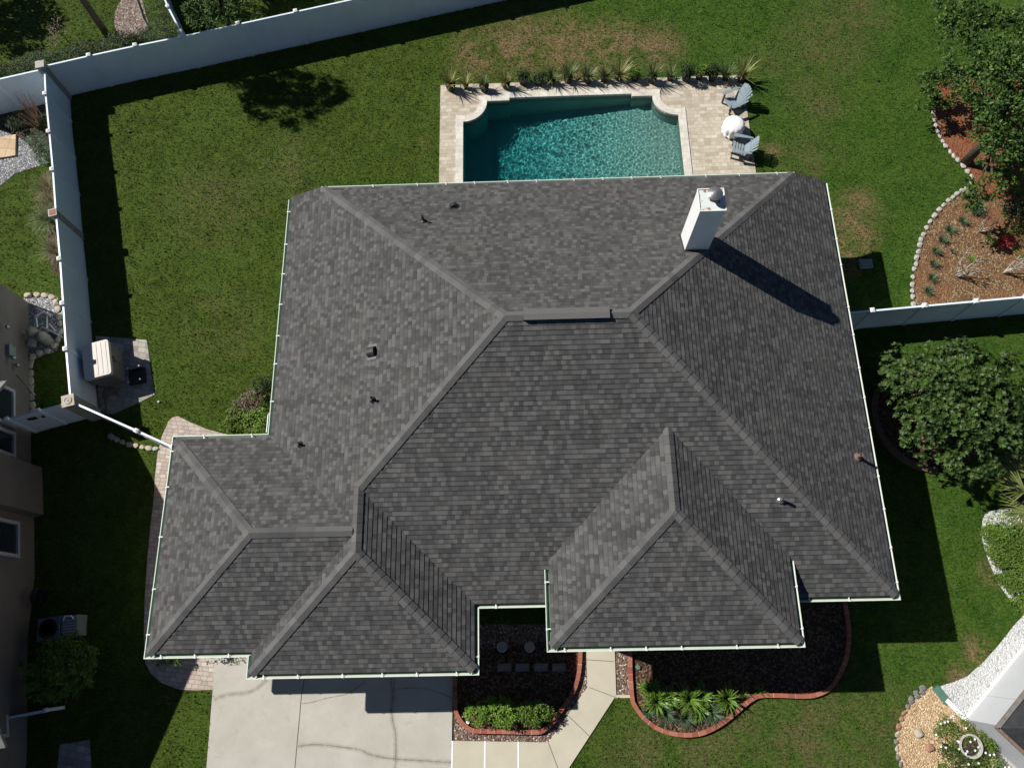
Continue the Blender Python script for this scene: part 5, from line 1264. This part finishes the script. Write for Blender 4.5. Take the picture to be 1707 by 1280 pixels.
# ------------------------------------------------------------------ lower right: urn, flowers, edging board, white house
p = G(1618, 1243, .5); t = thing('garden_urn', 'round grey stone urn filled with soil among white flowers, lower right', 'urn', (p.x, p.y, .016))
m = MB(); m.lathe([(.17, 0), (.18, .05), (.11, .12), (.16, .22), (.31, .40), (.35, .50), (.35, .53), (.29, .53), (.27, .44), (0, .43)], (0, 0, 0), 26); m.build('bowl', 'stone', t, smooth=False)
m = MB(); m.lathe([(.275, .45), (.15, .47), (0, .47)], (0, 0, 0), 20); m.build('soil', 'soil', t)
for k, (u, v, r, lb) in enumerate([(1592, 1222, .62, 'green bush with pink and white flowers above the stone urn'), (1600, 1262, .60, 'dark green bush left of the stone urn'), (1638, 1266, .60, 'green bush with white flowers below the stone urn'), (1645, 1232, .35, 'small green bush between the stone urn and the white house')]):
    p = G(u, v, .3)
    t = tree('flowering_bush', lb, (p.x, p.y), [((0, 0, .3), (r, r * .9, .24)), ((-r * .5, .1, .28), (r * .5, r * .5, .2)), ((r * .5, -.1, .3), (r * .5, r * .5, .2))], int(2000 * r), .09, .028, 'lf_hedge' if k != 1 else 'lf_oak', .2, .015, cat='bush', group='bushes round the urn', fill=.1)
    m = MB()
    for _ in range([16, 3, 22, 2][k]):
        a = rnd(0, 6.28); q = r * rnd(.5, 1.05); cc = Vector((cos(a) * q - (.2 if k == 0 else 0), sin(a) * q - (.15 if k == 2 else 0), rnd(.5, .62)))
        for j in range(5):
            b_ = j * 1.257; leaf(m, cc, Vector((cos(b_), sin(b_), .2)), Vector((0, 0, 1)), .042, .036)
    m.build('blossom', 'petal', t, fix=False)
p = G(1568, 1275, .1); clump('weed', 'small weed growing in the tan gravel below the rocks', p, 26, .2, .03, .8, 'lf_lime')
t = thing('edging_board', 'green and white board lying between the tan gravel and the white gravel', 'board', tuple(G(1559, 1144)))
q0 = G(1559, 1144)
m = MB(); m.beam(G(1559, 1145, .05) - q0, G(1580, 1171, .05) - q0, .22, .07); m.build('green_section', 'greenboard', t)
m = MB(); m.beam(G(1577, 1166, .052) - q0, G(1610, 1199, .052) - q0, .15, .075); m.build('white_section', 'white', t)
# white house at the right
C0 = Vector((13.49, -2.63, 0)); d1 = Vector((.738, .675, 0)).normalized(); d2 = Vector((d1.y, -d1.x, 0))
t = thing('white_house', 'white walled neighbour house with dark roof cut off at the lower right corner', 'house', tuple(C0))
P = [Vector((0, 0, 0)), d1 * 9, d1 * 9 + d2 * 8, d2 * 8]
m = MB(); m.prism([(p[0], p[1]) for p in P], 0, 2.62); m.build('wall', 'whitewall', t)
for k in (1.0, 3.2):
    m = MB(); c_ = d1 * k - d2 * .004; m.box((c_.x, c_.y, 1.3), (.02, .012, 2.6), math.atan2(d1.y, d1.x)); m.build('wall_joint', 'frame', t)
m = MB(); m.beam(d1 * .0 - d2 * .012 + Vector((0, 0, .06)), d1 * 9 - d2 * .012 + Vector((0, 0, .06)), .03, .12); m.build('base_trim', 'white', t)
oh = .38; zz = 2.66; E0 = -d1 * oh - d2 * oh; E1 = d1 * 9.5 - d2 * oh; E2 = d1 * 9.5 + d2 * 8.5; E3 = -d1 * oh + d2 * 8.5
m = MB()
def up(v, z): return Vector((v.x, v.y, z))
apx = [up(d1 * 4.5 + d2 * 4.0 - d1 * .0, zz + 2.1), up(d1 * 5.0 + d2 * 4.0, zz + 2.1)]
Q = [E0, E1, E2, E3]
U_ = lambda a: (a.dot(d1), a.dot(d2))
m.face([up(E0, zz), up(E1, zz), apx[1], apx[0]], 0, [(0, 0), (9, 0), (5, 4), (4, 4)]); m.face([up(E1, zz), up(E2, zz), apx[1]], 0, [(0, 0), (9, 0), (5, 4)]); m.face([up(E2, zz), up(E3, zz), apx[0], apx[1]], 0, [(0, 0), (9, 0), (5, 4), (4, 4)]); m.face([up(E3, zz), up(E0, zz), apx[0]], 0, [(0, 0), (9, 0), (5, 4)])
m.face([up(q, zz - .14) for q in Q], 1)
for i in range(4):
    a, b = Q[i], Q[(i + 1) % 4]; m.face([up(a, zz), up(b, zz), up(b, zz - .14), up(a, zz - .14)], 1)
rf = m.build('roof', ['dark', 'copper'], t, fix=False)
m = MB(); m.beam(up(E0, zz + .04), up(E1, zz + .04), .09, .05); m.build('roof_edge', 'stone_grey', rf)
m = MB(); m.beam(up(E0, zz + .04), up(E3, zz + .04), .09, .05); m.build('roof_edge', 'copper', rf)
# ------------------------------------------------------------------ tan neighbour house at the left
t = thing('tan_house', 'tan stucco neighbour house with pale framed windows in shade along the left edge', 'house', (-18.2, 8, 0))
O_ = Vector((-18.2, 8, 0))
base = [(-19.25, 12.7), (-17.90, 6.2), (-17.5, 6.15), (-17.13, 4.45), (-17.45, 4.35), (-17.05, 2.3), (-16.92, .4), (-16.3, -3), (-15.6, -8), (-27, -9), (-29, 12)]
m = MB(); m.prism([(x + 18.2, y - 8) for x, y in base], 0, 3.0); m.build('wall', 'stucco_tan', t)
# gable end above the eaves whose rake throws the shadow on the side lawn
g0, gp_, g1 = Vector((-17.55, 8.10, 3.0)) - O_, Vector((-17.10, 3.75, 6.30)) - O_, Vector((-15.50, -2.30, 3.0)) - O_
m = MB(); bk = Vector((-9.5, -1.0, 0)); m.face([g0, gp_, g1]); m.face([g0 + bk, gp_ + bk, g1 + bk]); m.build('gable_wall', 'stucco_tan', t, fix=False)
m = MB(); e = Vector((.25, .03, 0)); a0, ap_, a1 = g0 + e + Vector((-.05, .35, -.15)), gp_ + e + Vector((0, 0, .1)), g1 + e + Vector((.1, -.4, -.15))
for a, b in ((a0, ap_), (ap_, a1)):
    m.face([a, b, b + bk, a + bk]); m.face([a, b, b - Vector((0, 0, .12)), a - Vector((0, 0, .12))]); m.face([a - Vector((0, 0, .12)), b - Vector((0, 0, .12)), b + bk - Vector((0, 0, .12)), a + bk - Vector((0, 0, .12))])
m.build('roof', 'stone_grey', t, fix=False)
def win(p0_, p1_, z0, z1, nm='window'):
    """window in the east wall between two plan points"""
    a = Vector((*p0_, 0)) - O_; b = Vector((*p1_, 0)) - O_; d = (b - a).normalized(); n_ = Vector((-d.y, d.x, 0))
    if n_.x < 0: n_ = -n_
    mid = (a + b) / 2; L = (b - a).length; w_ = .11
    m = MB(); hh = (z0 + z1) / 2; ang = math.atan2(d.y, d.x); c = mid + n_ * .04
    m.box((c.x, c.y, z0), (L + .2, .12, w_), ang); m.box((c.x, c.y, z1), (L + .2, .12, w_), ang)
    for s in (-1, 1): q = c + d * s * (L / 2 + .045); m.box((q.x, q.y, hh), (w_, .114, z1 - z0 - w_), ang)
    f = m.build(nm, 'frame', t)
    m = MB(); q = mid + n_ * .012; m.box((q.x, q.y, hh), (L, .02, z1 - z0 - .1), ang); m.build('pane', 'glass', f)
win((-18.41, 8.66), (-18.16, 7.46), 1.05, 2.2); win((-18.08, 7.08), (-17.93, 6.36), 1.05, 2.2); win((-17.36, 3.95), (-17.16, 2.95), 1.0, 2.2); win((-16.70, -1.55), (-16.45, -2.5), 1.0, 2.2)
for (x, y, z) in ((-18.83, 11.0, 1.55), (-18.55, 9.9, 1.3), (-18.62, 9.75, .95)):
    m = MB(); m.lathe([(.05, -.08), (.08, 0), (.05, .08), (0, .09)], (x + 18.2 + .14, y - 8, z), 10); m.build('wall_lamp', 'metal', t)
m = MB(); m.box((-18.72 + 18.2 + .07, 10.2 - 8, 1.2), (.14, .42, .36), .2); m.build('meter_box', 'lid', t)
m = MB(); m.tube([(-18.42 + 18.2, 1.35, 1.0), (-18.28 + 18.2, 1.2, .9), (-18.22 + 18.2, .9, .3), (-18.2 + 18.2, .8, 0)], .015, 6); m.build('conduit', 'dark', t)
# pool equipment beside that house
t = thing('pool_equipment', 'cream tanks, white pipes and pump in the stone ringed bed by the tan house', 'pool equipment', tuple(G(68, 545)))
q0 = G(68, 545)
for (u, v, r, h) in ((48, 550, .20, .75), (65, 558, .20, .70)):
    p = G(u, v, h) - q0; m = MB(); m.lathe([(r * .9, 0), (r, .1), (r, h - .14), (r * .8, h - .04), (r * .3, h), (0, h + .02)], (p.x, p.y, 0), 18); m.build('tank', 'pump', t, smooth=True)
m = MB()
for (a, b, z) in (((36, 553), (70, 569), .35), ((78, 520), (78, 548), .5), ((62, 515), (84, 527), .55), ((58, 528), (74, 518), .6), ((70, 545), (95, 557), .3), ((82, 540), (92, 552), .3), ((60, 530), (62, 545), .7)):
    m.tube([G(*a, z) - q0, G(*b, z) - q0], .035, 8)
for u, v in ((36, 553), (78, 520), (95, 557), (62, 515)): p = G(u, v, .35) - q0; m.tube([(p.x, p.y, 0), (p.x, p.y, .36)], .035, 8)
m.build('pipe', 'pipe', t)
p = G(82, 558, .2) - q0; m = MB(); m.tube([(p.x - .2, p.y, .16), (p.x + .18, p.y - .05, .16)], .11, 12); m.box((p.x, p.y, .03), (.5, .3, .05)); m.build('pump', 'dark', t)
p = G(52, 570, .2) - q0; m = MB(); m.box((p.x, p.y, .12), (.18, .3, .24)); m.build('control_box', 'pipe', t)
# condenser, hose reel and bush in the deep shade
p = G(100, 1045, .6); t = thing('air_conditioner', 'blue grey air conditioner with round fan in the shade by the tan house', 'air conditioner', (p.x, p.y, 0), .12)
m = MB(); m.box((-.35, 0, .33), (.72, .72, .66)); m.build('casing', 'blueunit', t)
m = MB(); m.lathe([(.30, .665), (.31, .68), (.27, .68), (.26, .665)], (-.35, 0, 0), 24)
for k in range(5): m.lathe([(.05 * k + .04, .672), (.05 * k + .05, .68)], (-.35, 0, 0), 20)
m.build('fan_grille', 'black', t)
m = MB(); m.box((.30, 0, .30), (.5, .66, .6)); m.build('coil_housing', 'lid', t)
m = MB()
for k in range(7): m.box((.30, -.27 + k * .09, .61), (.44, .03, .02))
m.build('louvre', 'frame', t)
m = MB(); m.tube([(.12, .2, .65), (.2, .32, .7), (.42, .3, .7), (.45, .2, .65)], .02, 8); m.build('hose', 'white', t)
p = G(60, 993, .35); t = thing('hose_reel', 'dark coiled garden hose reel against the tan wall in the shade', 'hose reel', (p.x, p.y, 0))
m = MB()
for k in range(4): m.tube([(.0 + k * .04, cos(a) * (.26 - .01 * k), .38 + sin(a) * (.26 - .01 * k)) for a in [i * pi / 10 for i in range(21)]], .02, 6)
m.build('hose', 'dark', t)
m = MB(); m.box((.06, 0, .03), (.3, .4, .05)); m.beam((.06, .15, .05), (.06, 0, .4), .03, .03); m.beam((.06, -.15, .05), (.06, 0, .4), .03, .03); m.build('stand', 'black', t)
p = G(100, 1115, .8)
tree('round_bush', 'large round dark bush in the shade below the air conditioner', (p.x, p.y), [((0, 0, .85), (1.12, 1.0, .7)), ((.3, .3, .9), (.8, .7, .6)), ((-.3, -.3, .8), (.8, .7, .6))], 5200, .10, .05, 'lf_hedge', .5, .05, cat='bush')
sheet('side_yard_paving', [(100, 1240), (150, 1232), (155, 1330), (90, 1330)], .01, 'padpave')

# fallen leaves on the beds and lawn would be countless: one object
m = MB()
for _ in range(500):
    u, v = rnd(1530, 1707), rnd(330, 500)
    p = G(u, v, .018)
    if p.x < 12.6 + (17 - p.y) * .1: pass
    leaf(m, p, Vector((rnd(-1, 1), rnd(-1, 1), .1)), Vector((0, 0, 1)), rnd(.03, .08), .02)
o = m.build('fallen_leaves', 'lf_straw', fix=False, kind='stuff'); setp(o, 'scattered pale dry leaves lying on the tan mulch by the white fence', 'leaves')
# short turf blades standing over the lawn sheet
rs = np.random.RandomState(5)
NB = 230000
gx_ = rs.uniform(-25, 19, NB); gy_ = rs.uniform(-5.5, 31, NB)
def inside(poly, x, y):
    r_ = np.zeros(len(x), bool); n_ = len(poly); j = n_ - 1
    for i in range(n_):
        xi, yi = poly[i]; xj, yj = poly[j]
        if yi != yj: r_ ^= ((yi > y) != (yj > y)) & (x < (xj - xi) * (y - yi) / (yj - yi) + xi)
        j = i
    return r_
keep = np.ones(NB, bool)
HOLES = SHEETS + [[(DX0, DY0), (DX1, DY0), (DX1, DY1), (DX0, DY1)], [(xW + .6, yS), (xE - .7, yS), (xE - .7, yN - .6), (xW + .6, yN - .6)], base,
                  [(xG + .6, yG2 + .6), (xW + 1, yG3), (xG3, yG3), (xG3, yS + 1), (xW, yG1 - .6), (xG + .6, yG1 - .6)], [(13.4, -2.7), (22, 5), (28, -6), (18, -9)]]
for P in HOLES: keep &= ~inside(P, gx_, gy_)
gx_, gy_ = gx_[keep], gy_[keep]; nb = len(gx_)
az = rs.uniform(0, 2 * pi, nb); ln = rs.uniform(.05, .12, nb); tl = rs.uniform(.45, 1.3, nb); wd_ = rs.uniform(.012, .026, nb)
V = np.zeros((nb, 3, 3), np.float32)
sx2, sy2 = -np.sin(az) * wd_, np.cos(az) * wd_
V[:, 0, 0] = gx_ + sx2; V[:, 0, 1] = gy_ + sy2; V[:, 1, 0] = gx_ - sx2; V[:, 1, 1] = gy_ - sy2
V[:, 2, 0] = gx_ + np.cos(az) * ln * np.sin(tl); V[:, 2, 1] = gy_ + np.sin(az) * ln * np.sin(tl); V[:, 2, 2] = ln * np.cos(tl)
me = bpy.data.meshes.new('turf_grass'); me.vertices.add(nb * 3); me.vertices.foreach_set('co', V.ravel())
me.loops.add(nb * 3); me.loops.foreach_set('vertex_index', np.arange(nb * 3, dtype=np.int32))
me.polygons.add(nb); me.polygons.foreach_set('loop_start', np.arange(0, nb * 3, 3, dtype=np.int32)); me.polygons.foreach_set('loop_total', np.full(nb, 3, np.int32))
me.materials.append(MAT['lawn']); me.update(); me.validate()
o = bpy.data.objects.new('turf_grass', me); COL.objects.link(o); setp(o, 'short mown grass blades covering the lawns round the house', 'grass', kind='stuff')
